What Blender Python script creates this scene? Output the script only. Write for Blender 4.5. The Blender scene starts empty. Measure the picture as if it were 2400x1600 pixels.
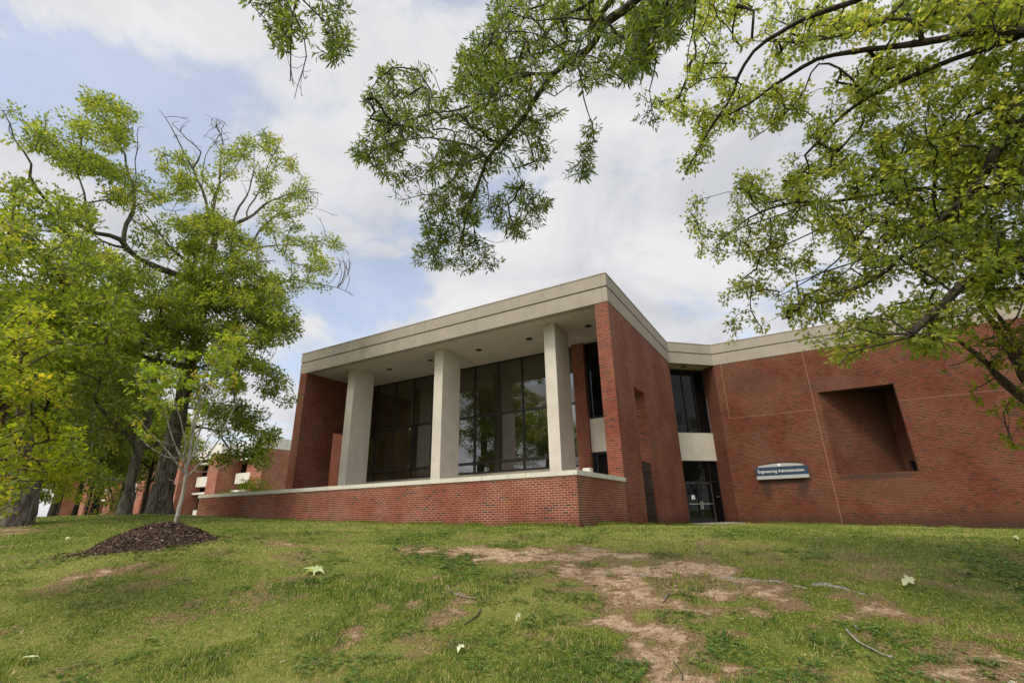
import bpy, math, random
import numpy as np
from mathutils import Vector, Matrix

rng = np.random.default_rng(7)
random.seed(7)
SC = bpy.context.scene
COL = SC.collection
PI = math.pi
R = math.radians

# ------------------------------------------------------------------ camera
# world frame: origin at the outer corner of the low terrace wall, +x to the right along
# the portico front, +y away from the viewer, z = 0 at eye level
F_PX, PITCH, ROLL, AZ = 1127.84, R(19.80957), R(-1.186868), R(59.78166)
CAMP = np.array([5.6602, -13.2288, 0.0])
_u0 = np.array([-math.sin(AZ), math.cos(AZ), 0]); _v0 = np.array([math.cos(AZ), math.sin(AZ), 0])
def _rot(d):                                            # camera-level frame -> world frame
    return np.array([-(d @ _u0), d @ _v0, d[2]])
_f = np.array([0, math.cos(PITCH), math.sin(PITCH)]); _up = np.array([0, -math.sin(PITCH), math.cos(PITCH)]); _rt = np.array([1., 0, 0])
CR = _rot(_rt * math.cos(ROLL) + _up * math.sin(ROLL)); CU = _rot(-_rt * math.sin(ROLL) + _up * math.cos(ROLL)); CF = _rot(_f)
FH = _rot(np.array([0, 1., 0])); RH = _rot(np.array([1., 0, 0]))   # level forward / right
def ray(px, py):
    v = CR * (px - 1200) + CU * (800 - py) + CF * F_PX
    return v / np.linalg.norm(v)
def at(px, py, dist):
    return CAMP + ray(px, py) * dist
def lv(xc, yc, z=0.0):                                  # point from level camera coordinates
    p = CAMP + RH * xc + FH * yc
    return np.array([p[0], p[1], z])

cam_d = bpy.data.cameras.new('camera'); cam = bpy.data.objects.new('camera', cam_d); COL.objects.link(cam)
cam_d.sensor_width = 36; cam_d.lens = F_PX / 2400 * 36; cam_d.clip_end = 3000; cam_d.clip_start = 0.05
M = Matrix(((CR[0], CU[0], -CF[0], CAMP[0]), (CR[1], CU[1], -CF[1], CAMP[1]), (CR[2], CU[2], -CF[2], CAMP[2]), (0, 0, 0, 1)))
cam.matrix_world = M
SC.camera = cam
SC.view_settings.view_transform = 'Standard'; SC.view_settings.look = 'None'
SC.view_settings.gamma = 1; SC.view_settings.use_curve_mapping = False
SC.view_settings.exposure = 0.35

# ------------------------------------------------------------------ sun and sky
SUN_EL = R(52); SUN_DIR = (-FH * 0.75 - RH * 0.55); SUN_DIR = SUN_DIR / np.linalg.norm(SUN_DIR)
sun_vec = np.array([SUN_DIR[0] * math.cos(SUN_EL), SUN_DIR[1] * math.cos(SUN_EL), math.sin(SUN_EL)])
sd = bpy.data.lights.new('sun', 'SUN'); sd.energy = 1.5; sd.angle = R(12); sd.color = (1.0, 0.91, 0.76)
so = bpy.data.objects.new('sun', sd); COL.objects.link(so)
so.rotation_euler = Vector(-sun_vec).to_track_quat('-Z', 'Y').to_euler()
W = bpy.data.worlds.new('World'); SC.world = W; W.use_nodes = True
def build_world():
    nt = W.node_tree; N = nt.nodes; L = nt.links; N.clear()
    out = N.new('ShaderNodeOutputWorld'); bg = N.new('ShaderNodeBackground'); bg.inputs[1].default_value = 0.1
    L.new(bg.outputs[0], out.inputs[0])
    sky = N.new('ShaderNodeTexSky'); sky.sky_type = 'NISHITA'; sky.sun_disc = False
    sky.sun_elevation = SUN_EL; sky.sun_rotation = math.atan2(sun_vec[0], sun_vec[1])
    sky.air_density = 1.0; sky.dust_density = 1.6
    tc = N.new('ShaderNodeTexCoord')
    sep = N.new('ShaderNodeSeparateXYZ'); L.new(tc.outputs['Generated'], sep.inputs[0])
    def math_(op, a, b=None, clamp=False):
        n = N.new('ShaderNodeMath'); n.operation = op; n.use_clamp = clamp
        for i, v in enumerate((a, b)):
            if v is None: continue
            if isinstance(v, (int, float)): n.inputs[i].default_value = v
            else: L.new(v, n.inputs[i])
        return n.outputs[0]
    zz = math_('ADD', math_('MAXIMUM', sep.outputs[2], 0.0), 0.28)
    cmb = N.new('ShaderNodeCombineXYZ'); L.new(math_('DIVIDE', sep.outputs[0], zz), cmb.inputs[0]); L.new(math_('DIVIDE', sep.outputs[1], zz), cmb.inputs[1])
    def noise(scale, det, rough, dist, off=0.0):
        n = N.new('ShaderNodeTexNoise'); n.inputs['Scale'].default_value = scale; n.inputs['Detail'].default_value = det
        n.inputs['Roughness'].default_value = rough; n.inputs['Distortion'].default_value = dist
        mp = N.new('ShaderNodeMapping'); mp.inputs['Location'].default_value = (off, off * .7, 0); mp.inputs['Scale'].default_value = (1, 1.0, 1)
        L.new(cmb.outputs[0], mp.inputs[0]); L.new(mp.outputs[0], n.inputs['Vector']); return n.outputs[0]
    n1 = noise(2.9, 10, .58, .35, 3.1)
    n2 = noise(2.6, 10, .6, .5, 8.7)
    # openings in the cloud deck: direction, half width (cosine falloff), depth
    holes = [((150, 150), .17, .24), ((20, 300), .16, .22), ((330, 230), .14, .20), ((430, 290), .10, .18), ((840, 650), .10, .26), ((740, 760), .12, .30), ((900, 690), .08, .22), ((760, 620), .08, .2),
             ((980, 640), .10, .18), ((1010, 690), .07, .14), ((640, 560), .08, .12), ((1150, 430), .07, .12), ((60, 480), .10, .10), ((1330, 250), .06, .10)]
    acc = None
    nv = N.new('ShaderNodeVectorMath'); nv.operation = 'NORMALIZE'; L.new(tc.outputs['Generated'], nv.inputs[0])
    for (px, py), w, dep in holes:
        d = ray(px, py)
        vm = N.new('ShaderNodeVectorMath'); vm.operation = 'DISTANCE'; L.new(nv.outputs[0], vm.inputs[0]); vm.inputs[1].default_value = tuple(d)
        mr = N.new('ShaderNodeMapRange'); mr.interpolation_type = 'SMOOTHSTEP'; L.new(vm.outputs['Value'], mr.inputs[0])
        mr.inputs[1].default_value = 0; mr.inputs[2].default_value = w * 1.9; mr.inputs[3].default_value = dep * .82; mr.inputs[4].default_value = 0
        acc = mr.outputs[0] if acc is None else math_('ADD', acc, mr.outputs[0])
    dens = math_('SUBTRACT', math_('ADD', math_('MULTIPLY', math_('SUBTRACT', n1, .5), 2.7), 0.68), acc)
    mr = N.new('ShaderNodeMapRange'); mr.interpolation_type = 'SMOOTHSTEP'; L.new(dens, mr.inputs[0]); mr.inputs[1].default_value = .22; mr.inputs[2].default_value = .62; mr.inputs[3].default_value = .44
    ramp = N.new('ShaderNodeValToRGB'); L.new(n2, ramp.inputs[0])
    e = ramp.color_ramp.elements; e[0].position = .34; e[0].color = (4.9, 5.0, 5.35, 1); e[1].position = .62; e[1].color = (6.65, 6.6, 6.7, 1)
    skm = N.new('ShaderNodeMix'); skm.data_type = 'RGBA'; skm.blend_type = 'MULTIPLY'; skm.inputs[0].default_value = 1
    L.new(sky.outputs[0], skm.inputs[6]); skm.inputs[7].default_value = (2.1, 2.0, 1.9, 1)
    mx = N.new('ShaderNodeMix'); mx.data_type = 'RGBA'; L.new(mr.outputs[0], mx.inputs[0]); L.new(skm.outputs[2], mx.inputs[6]); L.new(ramp.outputs[0], mx.inputs[7])
    # glow added to the clouds around the sun, to lift light on the front faces
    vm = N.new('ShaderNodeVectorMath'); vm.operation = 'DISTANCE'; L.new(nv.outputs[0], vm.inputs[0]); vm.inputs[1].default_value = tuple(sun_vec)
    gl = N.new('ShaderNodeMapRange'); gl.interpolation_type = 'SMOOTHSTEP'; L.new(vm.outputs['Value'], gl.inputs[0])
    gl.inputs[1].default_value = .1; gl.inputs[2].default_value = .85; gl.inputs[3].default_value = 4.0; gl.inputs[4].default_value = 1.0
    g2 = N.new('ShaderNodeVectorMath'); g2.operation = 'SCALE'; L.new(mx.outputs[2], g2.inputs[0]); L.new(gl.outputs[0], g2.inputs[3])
    wm = N.new('ShaderNodeMix'); wm.data_type = 'RGBA'; wm.blend_type = 'MULTIPLY'; wm.inputs[7].default_value = (1.06, .96, .80, 1)   # warm tint added to the glow to warm the ambient light
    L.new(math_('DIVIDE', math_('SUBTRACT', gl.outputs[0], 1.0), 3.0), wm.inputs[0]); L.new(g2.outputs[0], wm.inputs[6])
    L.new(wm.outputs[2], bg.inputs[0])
build_world()

# ------------------------------------------------------------------ numpy noise
def _hash(ix, iy, s):
    h = (ix * 374761393 + iy * 668265263 + s * 982451653) & 0xffffffff
    h = ((h ^ (h >> 13)) * 1274126177) & 0xffffffff
    return ((h ^ (h >> 16)) & 0xffff) / 65535.0
def vnoise(x, y, s=0):
    x = np.asarray(x, float); y = np.asarray(y, float)
    ix = np.floor(x).astype(np.int64); iy = np.floor(y).astype(np.int64); fx = x - ix; fy = y - iy
    fx = fx * fx * (3 - 2 * fx); fy = fy * fy * (3 - 2 * fy)
    a = _hash(ix, iy, s); b = _hash(ix + 1, iy, s); c = _hash(ix, iy + 1, s); d = _hash(ix + 1, iy + 1, s)
    return (a * (1 - fx) + b * fx) * (1 - fy) + (c * (1 - fx) + d * fx) * fy
def fbm(x, y, o=4, s=0):
    t = 0; a = .5; tot = 0
    for i in range(o):
        t = t + a * vnoise(x * 2 ** i, y * 2 ** i, s + i * 17); tot += a; a *= .55
    return t / tot

# ------------------------------------------------------------------ materials
def new_mat(name):
    m = bpy.data.materials.new(name); m.use_nodes = True
    nt = m.node_tree; return m, nt, nt.nodes['Principled BSDF']
def nd(nt, t, **kw):
    n = nt.nodes.new(t)
    for k, v in kw.items(): setattr(n, k, v)
    return n
def mixc(nt, fac, a, b, blend='MIX'):
    n = nd(nt, 'ShaderNodeMix', data_type='RGBA', blend_type=blend)
    for i, v in ((0, fac), (6, a), (7, b)):
        if hasattr(v, 'is_output'): nt.links.new(v, n.inputs[i])
        elif isinstance(v, (int, float)): n.inputs[i].default_value = v
        else: n.inputs[i].default_value = (*v, 1) if len(v) == 3 else v
    return n.outputs[2]
def noise_n(nt, vec, scale, detail=4, rough=.55, dist=0):
    n = nd(nt, 'ShaderNodeTexNoise'); n.inputs['Scale'].default_value = scale; n.inputs['Detail'].default_value = detail
    n.inputs['Roughness'].default_value = rough; n.inputs['Distortion'].default_value = dist
    if vec is not None: nt.links.new(vec, n.inputs['Vector'])
    return n.outputs[0]
def mrange(nt, v, a, b, c=0, d=1, smooth=True):
    n = nd(nt, 'ShaderNodeMapRange')
    if smooth: n.interpolation_type = 'SMOOTHSTEP'
    nt.links.new(v, n.inputs[0])
    for i, q in enumerate((a, b, c, d)): n.inputs[i + 1].default_value = q
    return n.outputs[0]
def mth(nt, op, a, b=0.0):
    n = nd(nt, 'ShaderNodeMath', operation=op)
    for i, v in enumerate((a, b)):
        if hasattr(v, 'is_output'): nt.links.new(v, n.inputs[i])
        else: n.inputs[i].default_value = v
    return n.outputs[0]
def bump(nt, h, strength, dist, bsdf):
    b = nd(nt, 'ShaderNodeBump'); b.inputs['Strength'].default_value = strength; b.inputs['Distance'].default_value = dist
    nt.links.new(h, b.inputs['Height']); nt.links.new(b.outputs[0], bsdf.inputs['Normal'])

def brick_mat(name, tone=(1, 1, 1), mortar=(.42, .27, .18), stain=1.0, extra=None, msize=.0095):
    m, nt, bs = new_mat(name); L = nt.links
    uv = nd(nt, 'ShaderNodeUVMap'); pos = nd(nt, 'ShaderNodeNewGeometry').outputs['Position']
    bt = nd(nt, 'ShaderNodeTexBrick'); L.new(uv.outputs[0], bt.inputs['Vector'])
    bt.inputs['Color1'].default_value = (0, 0, 0, 1); bt.inputs['Color2'].default_value = (1, 1, 1, 1); bt.inputs['Mortar'].default_value = (0, 0, 0, 1)
    bt.inputs['Scale'].default_value = 1; bt.inputs['Brick Width'].default_value = .2032; bt.inputs['Row Height'].default_value = .0677
    bt.inputs['Mortar Size'].default_value = msize; bt.inputs['Mortar Smooth'].default_value = .15; bt.inputs['Bias'].default_value = 0
    rp = nd(nt, 'ShaderNodeValToRGB'); L.new(bt.outputs['Color'], rp.inputs[0]); rp.color_ramp.interpolation = 'LINEAR'
    t = tone
    cols = [(0, (.055, .048, .045)), (.045, (.06, .05, .045)), (.075, (.17, .042, .026)), (.3, (.25, .056, .033)), (.6, (.30, .072, .044)), (.85, (.34, .095, .06)), (1, (.28, .085, .058))]
    els = rp.color_ramp.elements
    while len(els) < len(cols): els.new(.5)
    for e, (p, c) in zip(els, cols): e.position = p; e.color = (c[0] * t[0], c[1] * t[1], c[2] * t[2], 1)
    nz = noise_n(nt, pos, 30, 5, .65)
    c = mixc(nt, mrange(nt, nz, .3, .75, 0, .30), rp.outputs[0], (.20 * t[0], .062 * t[1], .045 * t[2]))
    mn = noise_n(nt, pos, .55, 4, .6, .3)                     # mortar cleaner / dirtier in broad areas
    mort = mixc(nt, mrange(nt, mn, .35, .65), mortar, (mortar[0] * .62, mortar[1] * .48, mortar[2] * .42))
    c = mixc(nt, bt.outputs['Fac'], c, mort)
    st = noise_n(nt, pos, .9, 6, .65, .6)
    c = mixc(nt, mrange(nt, st, .55, .8, 0, .55 * stain), c, (.11, .055, .04))
    # rain streaks running down
    mp = nd(nt, 'ShaderNodeMapping'); mp.inputs['Scale'].default_value = (3.0, 3.0, .18); L.new(pos, mp.inputs[0])
    sk = noise_n(nt, mp.outputs[0], 1.0, 5, .6)
    c = mixc(nt, mrange(nt, sk, .56, .78, 0, .40 * stain), c, (.13, .06, .042))
    ef = noise_n(nt, mp.outputs[0], 2.3, 4, .6)
    c = mixc(nt, mrange(nt, ef, .66, .82, 0, .22), c, (.42, .30, .25))
    if extra: c = extra(nt, c, pos)
    L.new(c, bs.inputs['Base Color']); bs.inputs['Roughness'].default_value = .88; bs.inputs['Specular IOR Level'].default_value = .25
    h = mth(nt, 'SUBTRACT', mth(nt, 'MULTIPLY', nz, .35), bt.outputs['Fac'])
    bump(nt, h, .55, .006, bs)
    return m
def low_grime(z0, z1, amt):
    def f(nt, c, pos):
        sp = nd(nt, 'ShaderNodeSeparateXYZ'); nt.links.new(pos, sp.inputs[0])
        n = noise_n(nt, pos, 2.2, 5, .65)
        edge = mth(nt, 'ADD', sp.outputs[2], mth(nt, 'MULTIPLY', n, -.9))
        return mixc(nt, mrange(nt, edge, z0 - .45, z1 - .45, amt, 0), c, (.040, .026, .018))
    return f
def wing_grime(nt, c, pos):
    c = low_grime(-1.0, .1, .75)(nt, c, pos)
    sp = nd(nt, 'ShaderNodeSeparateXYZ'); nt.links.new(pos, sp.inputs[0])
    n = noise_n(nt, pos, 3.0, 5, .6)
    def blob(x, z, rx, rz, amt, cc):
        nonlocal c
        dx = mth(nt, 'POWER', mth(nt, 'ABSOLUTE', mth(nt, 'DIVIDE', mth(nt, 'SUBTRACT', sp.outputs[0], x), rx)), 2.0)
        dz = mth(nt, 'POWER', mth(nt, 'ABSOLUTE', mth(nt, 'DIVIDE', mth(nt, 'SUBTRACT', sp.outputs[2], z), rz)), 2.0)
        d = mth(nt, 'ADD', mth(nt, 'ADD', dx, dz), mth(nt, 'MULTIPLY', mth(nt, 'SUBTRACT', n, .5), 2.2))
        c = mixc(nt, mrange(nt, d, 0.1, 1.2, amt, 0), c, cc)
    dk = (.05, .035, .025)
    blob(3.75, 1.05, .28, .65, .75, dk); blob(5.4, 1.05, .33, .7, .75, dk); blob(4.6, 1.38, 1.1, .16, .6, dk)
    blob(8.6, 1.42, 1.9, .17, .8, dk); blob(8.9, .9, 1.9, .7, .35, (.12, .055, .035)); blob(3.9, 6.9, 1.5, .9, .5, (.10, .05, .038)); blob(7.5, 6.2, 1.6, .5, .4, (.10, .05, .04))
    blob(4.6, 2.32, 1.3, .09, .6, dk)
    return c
def concrete_mat(name, col, dirt=.5, joint=0.0):
    m, nt, bs = new_mat(name); L = nt.links
    pos = nd(nt, 'ShaderNodeNewGeometry').outputs['Position']
    n1 = noise_n(nt, pos, 1.3, 6, .6); n2 = noise_n(nt, pos, 45, 4, .7)
    c = mixc(nt, mrange(nt, n1, .3, .75), col, tuple(v * .84 for v in col))
    c = mixc(nt, mrange(nt, n2, .3, .75, 0, .22), c, tuple(v * .68 for v in col))
    mp = nd(nt, 'ShaderNodeMapping'); mp.inputs['Scale'].default_value = (2.6, 2.6, .12); L.new(pos, mp.inputs[0])
    c = mixc(nt, mrange(nt, noise_n(nt, mp.outputs[0], 1.6, 6, .65), .52, .8, 0, dirt), c, tuple(v * .5 for v in col))
    if joint:
        uv = nd(nt, 'ShaderNodeUVMap'); sp = nd(nt, 'ShaderNodeSeparateXYZ'); L.new(uv.outputs[0], sp.inputs[0])
        w = mth(nt, 'ABSOLUTE', mth(nt, 'SUBTRACT', mth(nt, 'FRACT', mth(nt, 'DIVIDE', mth(nt, 'ADD', sp.outputs[0], 100.05), joint)), .5))
        c = mixc(nt, mrange(nt, w, .009 / joint,   .016 / joint, .40, 0), c, (.12, .11, .095))
    L.new(c, bs.inputs['Base Color']); bs.inputs['Roughness'].default_value = .85
    bump(nt, n2, .12, .004, bs)
    return m
def plain_mat(name, col, rough=.5, metal=0, var=.15, spec=.5):
    m, nt, bs = new_mat(name)
    pos = nd(nt, 'ShaderNodeNewGeometry').outputs['Position']
    n = noise_n(nt, pos, 14, 5, .6)
    nt.links.new(mixc(nt, mrange(nt, n, .3, .7), col, tuple(v * (1 - var) for v in col)), bs.inputs['Base Color'])
    nt.links.new(mrange(nt, n, .3, .7, rough * .85, min(1, rough * 1.15)), bs.inputs['Roughness'])
    bs.inputs['Metallic'].default_value = metal; bs.inputs['Specular IOR Level'].default_value = spec
    return m
def glass_mat(name, col, ior=1.75, blind=None):
    m, nt, bs = new_mat(name)
    pos = nd(nt, 'ShaderNodeNewGeometry').outputs['Position']
    n = noise_n(nt, pos, .8, 3, .5)
    c = mixc(nt, mrange(nt, n, .35, .65), col, tuple(v * .6 for v in col))
    nt.links.new(c, bs.inputs['Base Color'])
    bs.inputs['Roughness'].default_value = .015; bs.inputs['IOR'].default_value = ior
    wob = noise_n(nt, pos, .9, 2, .4)
    bump(nt, wob, .04, .05, bs)
    return m
def leaf_mat(name, dark, mid, light, trans=.45, gloss=.45):
    m, nt, bs = new_mat(name); L = nt.links
    a = nd(nt, 'ShaderNodeAttribute'); a.attribute_name = 'tint'
    rp = nd(nt, 'ShaderNodeValToRGB'); L.new(a.outputs['Fac'], rp.inputs[0])
    e = rp.color_ramp.elements; e.new(.5)
    for el, p, c in zip(e, (0, .5, 1), (dark, mid, light)): el.position = p; el.color = (*c, 1)
    L.new(rp.outputs[0], bs.inputs['Base Color']); bs.inputs['Roughness'].default_value = gloss; bs.inputs['Specular IOR Level'].default_value = .35
    tr = nd(nt, 'ShaderNodeBsdfTranslucent')
    L.new(mixc(nt, 1.0, rp.outputs[0], (2.1, 1.9, .8), 'MULTIPLY'), tr.inputs[0])
    mx = nd(nt, 'ShaderNodeMixShader'); mx.inputs[0].default_value = trans
    L.new(bs.outputs[0], mx.inputs[1]); L.new(tr.outputs[0], mx.inputs[2]); L.new(mx.outputs[0], nt.nodes['Material Output'].inputs[0])
    return m
def bark_mat(name, a, b, scale=9, lich=None):
    m, nt, bs = new_mat(name); L = nt.links
    pos = nd(nt, 'ShaderNodeNewGeometry').outputs['Position']
    mp = nd(nt, 'ShaderNodeMapping'); mp.inputs['Scale'].default_value = (1, 1, .22); L.new(pos, mp.inputs[0])
    n = noise_n(nt, mp.outputs[0], scale, 7, .7, .6)
    c = mixc(nt, mrange(nt, n, .38, .64), a, b)
    if lich:
        l = noise_n(nt, pos, 3.2, 6, .7, .8)
        c = mixc(nt, mrange(nt, l, .56, .7, 0, .7), c, lich)
    L.new(c, bs.inputs['Base Color']); bs.inputs['Roughness'].default_value = .92; bs.inputs['Specular IOR Level'].default_value = .2
    bump(nt, n, .9, .03, bs)
    return m

MT = {}
MT['brick'] = brick_mat('red_brick', tone=(.69, .59, .57), mortar=(.33, .20, .13), extra=low_grime(-.75, .15, .6))
MT['brick_wing'] = brick_mat('red_brick_wing', tone=(.43, .38, .35), mortar=(.22, .135, .085), extra=wing_grime, stain=1.3)  # tone darkened to paint in the right oak's shade and lens vignetting
MT['brick_low'] = brick_mat('red_brick_low_wall', tone=(.74, .70, .70), mortar=(.45, .30, .21), extra=low_grime(-.7, .2, .55), stain=.8, msize=.011)
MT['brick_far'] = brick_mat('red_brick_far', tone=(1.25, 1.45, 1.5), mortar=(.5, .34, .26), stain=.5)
MT['conc'] = concrete_mat('limestone_beige', (.365, .325, .268), .35, joint=3.17)
MT['conc_pl'] = concrete_mat('limestone_pillar', (.64, .595, .52), .25)
MT['cope'] = concrete_mat('limestone_coping', (.70, .675, .60), .45, joint=1.6)
MT['soffit'] = concrete_mat('painted_soffit', (.56, .50, .42), .2)
MT['white_conc'] = concrete_mat('white_concrete', (.80, .78, .74), .25)
MT['panel'] = concrete_mat('beige_panel', (.62, .57, .49), .15)
MT['floor'] = concrete_mat('terrace_paving', (.45, .43, .39), .3)
MT['step'] = concrete_mat('doorstep_concrete', (.42, .40, .36), .4)
MT['bronze'] = plain_mat('dark_bronze_metal', (.035, .030, .027), .38, .3)
MT['black'] = plain_mat('black_metal', (.012, .012, .013), .4, .2)
MT['iron'] = plain_mat('rusty_iron', (.060, .035, .028), .7, .1, .4)
MT['chrome'] = plain_mat('brushed_steel', (.62, .62, .62), .3, 1.0)
MT['grey'] = plain_mat('grey_sign_metal', (.42, .44, .45), .45, .1)
MT['navy'] = plain_mat('navy_sign_face', (.014, .044, .092), .4)
MT['white'] = plain_mat('white_paint', (.8, .8, .8), .5, 0, .05)
MT['seam'] = plain_mat('pale_joint_sealant', (.30, .175, .125), .8)
MT['glass'] = glass_mat('bronze_tinted_glass', (.016, .014, .009), 2.9)
MT['glass_blind'] = glass_mat('bronze_glass_over_blind', (.050, .042, .022), 2.0)
MT['glass_dark'] = glass_mat('black_tinted_glass', (.006, .007, .007), 1.36)
MT['paper'] = plain_mat('white_paper', (.75, .75, .78), .8, 0, .05)
MT['bark'] = bark_mat('oak_bark', (.055, .046, .038), (.20, .175, .145), 8, (.24, .25, .21))
MT['bark_limb'] = bark_mat('oak_limb_bark', (.038, .033, .028), (.12, .105, .088), 14, (.21, .20, .18))
MT['bark_dark'] = bark_mat('dark_twig_bark', (.022, .018, .015), (.075, .06, .05), 14)
MT['bark_white'] = bark_mat('pale_young_bark', (.20, .175, .145), (.46, .43, .38), 18, (.62, .60, .56))
MT['bark_brown'] = bark_mat('brown_stem_bark', (.055, .038, .028), (.14, .10, .075), 12)
MT['wood_grey'] = bark_mat('weathered_wood', (.20, .175, .15), (.42, .39, .35), 22)
MT['leaf_willow'] = leaf_mat('willow_oak_leaf', (.050, .085, .020), (.125, .19, .040), (.23, .25, .07), .55)
MT['leaf_pin'] = leaf_mat('pin_oak_leaf', (.095, .145, .034), (.22, .29, .068), (.40, .40, .125), .62)
MT['leaf_oak'] = leaf_mat('far_oak_leaf', (.085, .135, .022), (.19, .265, .042), (.35, .345, .07), .55)
MT['leaf_maple'] = leaf_mat('yellow_maple_leaf', (.115, .175, .018), (.235, .305, .03), (.37, .34, .05), .55)
MT['leaf_young'] = leaf_mat('young_maple_leaf', (.11, .18, .02), (.22, .32, .035), (.34, .28, .06), .55)
MT['leaf_bg'] = leaf_mat('background_leaf', (.055, .095, .018), (.12, .18, .03), (.22, .235, .05), .5)
MT['leaf_bud'] = leaf_mat('budding_leaf', (.10, .13, .02), (.20, .22, .03), (.26, .25, .05), .45)

# ------------------------------------------------------------------ mesh helpers
def tag(o, label=None, cat=None, group=None, kind=None):
    if label: o['label'] = label
    if cat: o['category'] = cat
    if group: o['group'] = group
    if kind: o['kind'] = kind
    return o
def thing(name, label, cat, loc=(0, 0, 0), group=None):
    o = bpy.data.objects.new(name, None); COL.objects.link(o); o.location = tuple(loc)
    o.empty_display_size = .3
    return tag(o, label, cat, group)
def root_loc(o):
    l = np.zeros(3)
    while o is not None:
        l = l + np.array(o.location); o = o.parent
    return l
def mesh_obj(name, verts, faces, mats, parent=None, fmat=None, uv=None, smooth=False, loc=None):
    me = bpy.data.meshes.new(name)
    off = root_loc(parent) if parent is not None else (np.zeros(3) if loc is None else np.array(loc, float))
    V = np.asarray(verts, float).reshape(-1, 3) - off
    me.from_pydata(V.tolist(), [], [list(f) for f in faces])
    if not isinstance(mats, (list, tuple)): mats = [mats]
    for m in mats: me.materials.append(m)
    if fmat is not None: me.polygons.foreach_set('material_index', np.asarray(fmat, np.int32))
    if uv is not None:
        l = me.uv_layers.new(name='UVMap'); l.data.foreach_set('uv', np.asarray(uv, np.float32).ravel())
    if smooth: me.polygons.foreach_set('use_smooth', np.ones(len(me.polygons), bool))
    me.update()
    o = bpy.data.objects.new(name, me); COL.objects.link(o)
    if parent is not None: o.parent = parent
    else: o.location = tuple(off)
    return o
class MB:
    def __init__(s): s.v = []; s.f = []; s.m = []
    def poly(s, pts, mi=0):
        n = len(s.v); s.v += [tuple(p) for p in pts]; s.f.append(list(range(n, n + len(pts)))); s.m.append(mi)
    def prism(s, pts, z0, z1, mi=0):
        """pts counter-clockwise in plan"""
        a = sum(pts[i][0] * pts[(i + 1) % len(pts)][1] - pts[(i + 1) % len(pts)][0] * pts[i][1] for i in range(len(pts)))
        if a < 0: pts = pts[::-1]
        n = len(pts); b = len(s.v)
        s.v += [(p[0], p[1], z0) for p in pts] + [(p[0], p[1], z1) for p in pts]
        for i in range(n):
            j = (i + 1) % n; s.f.append([b + i, b + j, b + n + j, b + n + i]); s.m.append(mi)
        s.f.append([b + i for i in range(n)][::-1]); s.f.append([b + n + i for i in range(n)]); s.m += [mi, mi]
    def box(s, x0, x1, y0, y1, z0, z1, mi=0):
        x0, x1 = sorted((x0, x1)); y0, y1 = sorted((y0, y1)); z0, z1 = sorted((z0, z1))
        s.prism([(x0, y0), (x1, y0), (x1, y1), (x0, y1)], z0, z1, mi)
    def seg(s, p, q, n0, n1, z0, z1, mi=0, t0=None, t1=None):
        """box along the plan line p->q (t in metres), n measured to the left of the line"""
        p = np.array(p, float); q = np.array(q, float); L = np.linalg.norm(q - p); d = (q - p) / L; nn = np.array([-d[1], d[0]])
        t0 = 0 if t0 is None else t0; t1 = L if t1 is None else t1
        c = [p + d * t0 + nn * n0, p + d * t1 + nn * n0, p + d * t1 + nn * n1, p + d * t0 + nn * n1]
        s.prism([tuple(k) for k in c], z0, z1, mi)
    def tube(s, pts, rad, n=8, mi=0, cap=True):
        v, f = tube_geo(np.asarray(pts, float), np.full(len(pts), rad) if np.isscalar(rad) else np.asarray(rad, float), n, cap)
        b = len(s.v); s.v += [tuple(k) for k in v]; s.f += [[b + i for i in q] for q in f]; s.m += [mi] * len(f)
    def build(s, name, mats, parent=None, smooth=False, loc=None, bevel=0):
        V = np.array(s.v, float); uv = []
        for f in s.f:
            P = V[f]; n = np.zeros(3)
            for i in range(len(f)): n += np.cross(P[i], P[(i + 1) % len(f)])
            n /= (np.linalg.norm(n) + 1e-12)
            if abs(n[2]) > .7: uv += [(p[0], p[1]) for p in P]
            else:
                t = np.array([-n[1], n[0], 0]); t /= np.linalg.norm(t) + 1e-12
                uv += [(p @ t, p[2]) for p in P]
        o = mesh_obj(name, V, s.f, mats, parent, s.m, uv, smooth, loc)
        if bevel:
            b = o.modifiers.new('bevel', 'BEVEL'); b.width = bevel; b.segments = 2; b.limit_method = 'ANGLE'; b.angle_limit = R(50)
        return o
def tube_geo(P, rad, n, cap=True):
    m = len(P); T = np.gradient(P, axis=0); T /= np.linalg.norm(T, axis=1)[:, None] + 1e-12
    up = np.array([0, 0, 1.0]) if abs(T[0][2]) < .9 else np.array([1.0, 0, 0])
    a = np.cross(T[0], up); a /= np.linalg.norm(a)
    V = []
    ang = np.linspace(0, 2 * PI, n, endpoint=False); ca = np.cos(ang)[:, None]; sa = np.sin(ang)[:, None]
    for i in range(m):
        a = a - T[i] * (a @ T[i]); a /= np.linalg.norm(a) + 1e-12
        b = np.cross(T[i], a)
        V.append(P[i] + rad[i] * (ca * a + sa * b))
    V = np.concatenate(V); F = []
    for i in range(m - 1):
        for k in range(n):
            k2 = (k + 1) % n; F.append([i * n + k, i * n + k2, (i + 1) * n + k2, (i + 1) * n + k])
    if cap:
        F.append([k for k in range(n)][::-1]); F.append([(m - 1) * n + k for k in range(n)])
    return V, F
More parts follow.
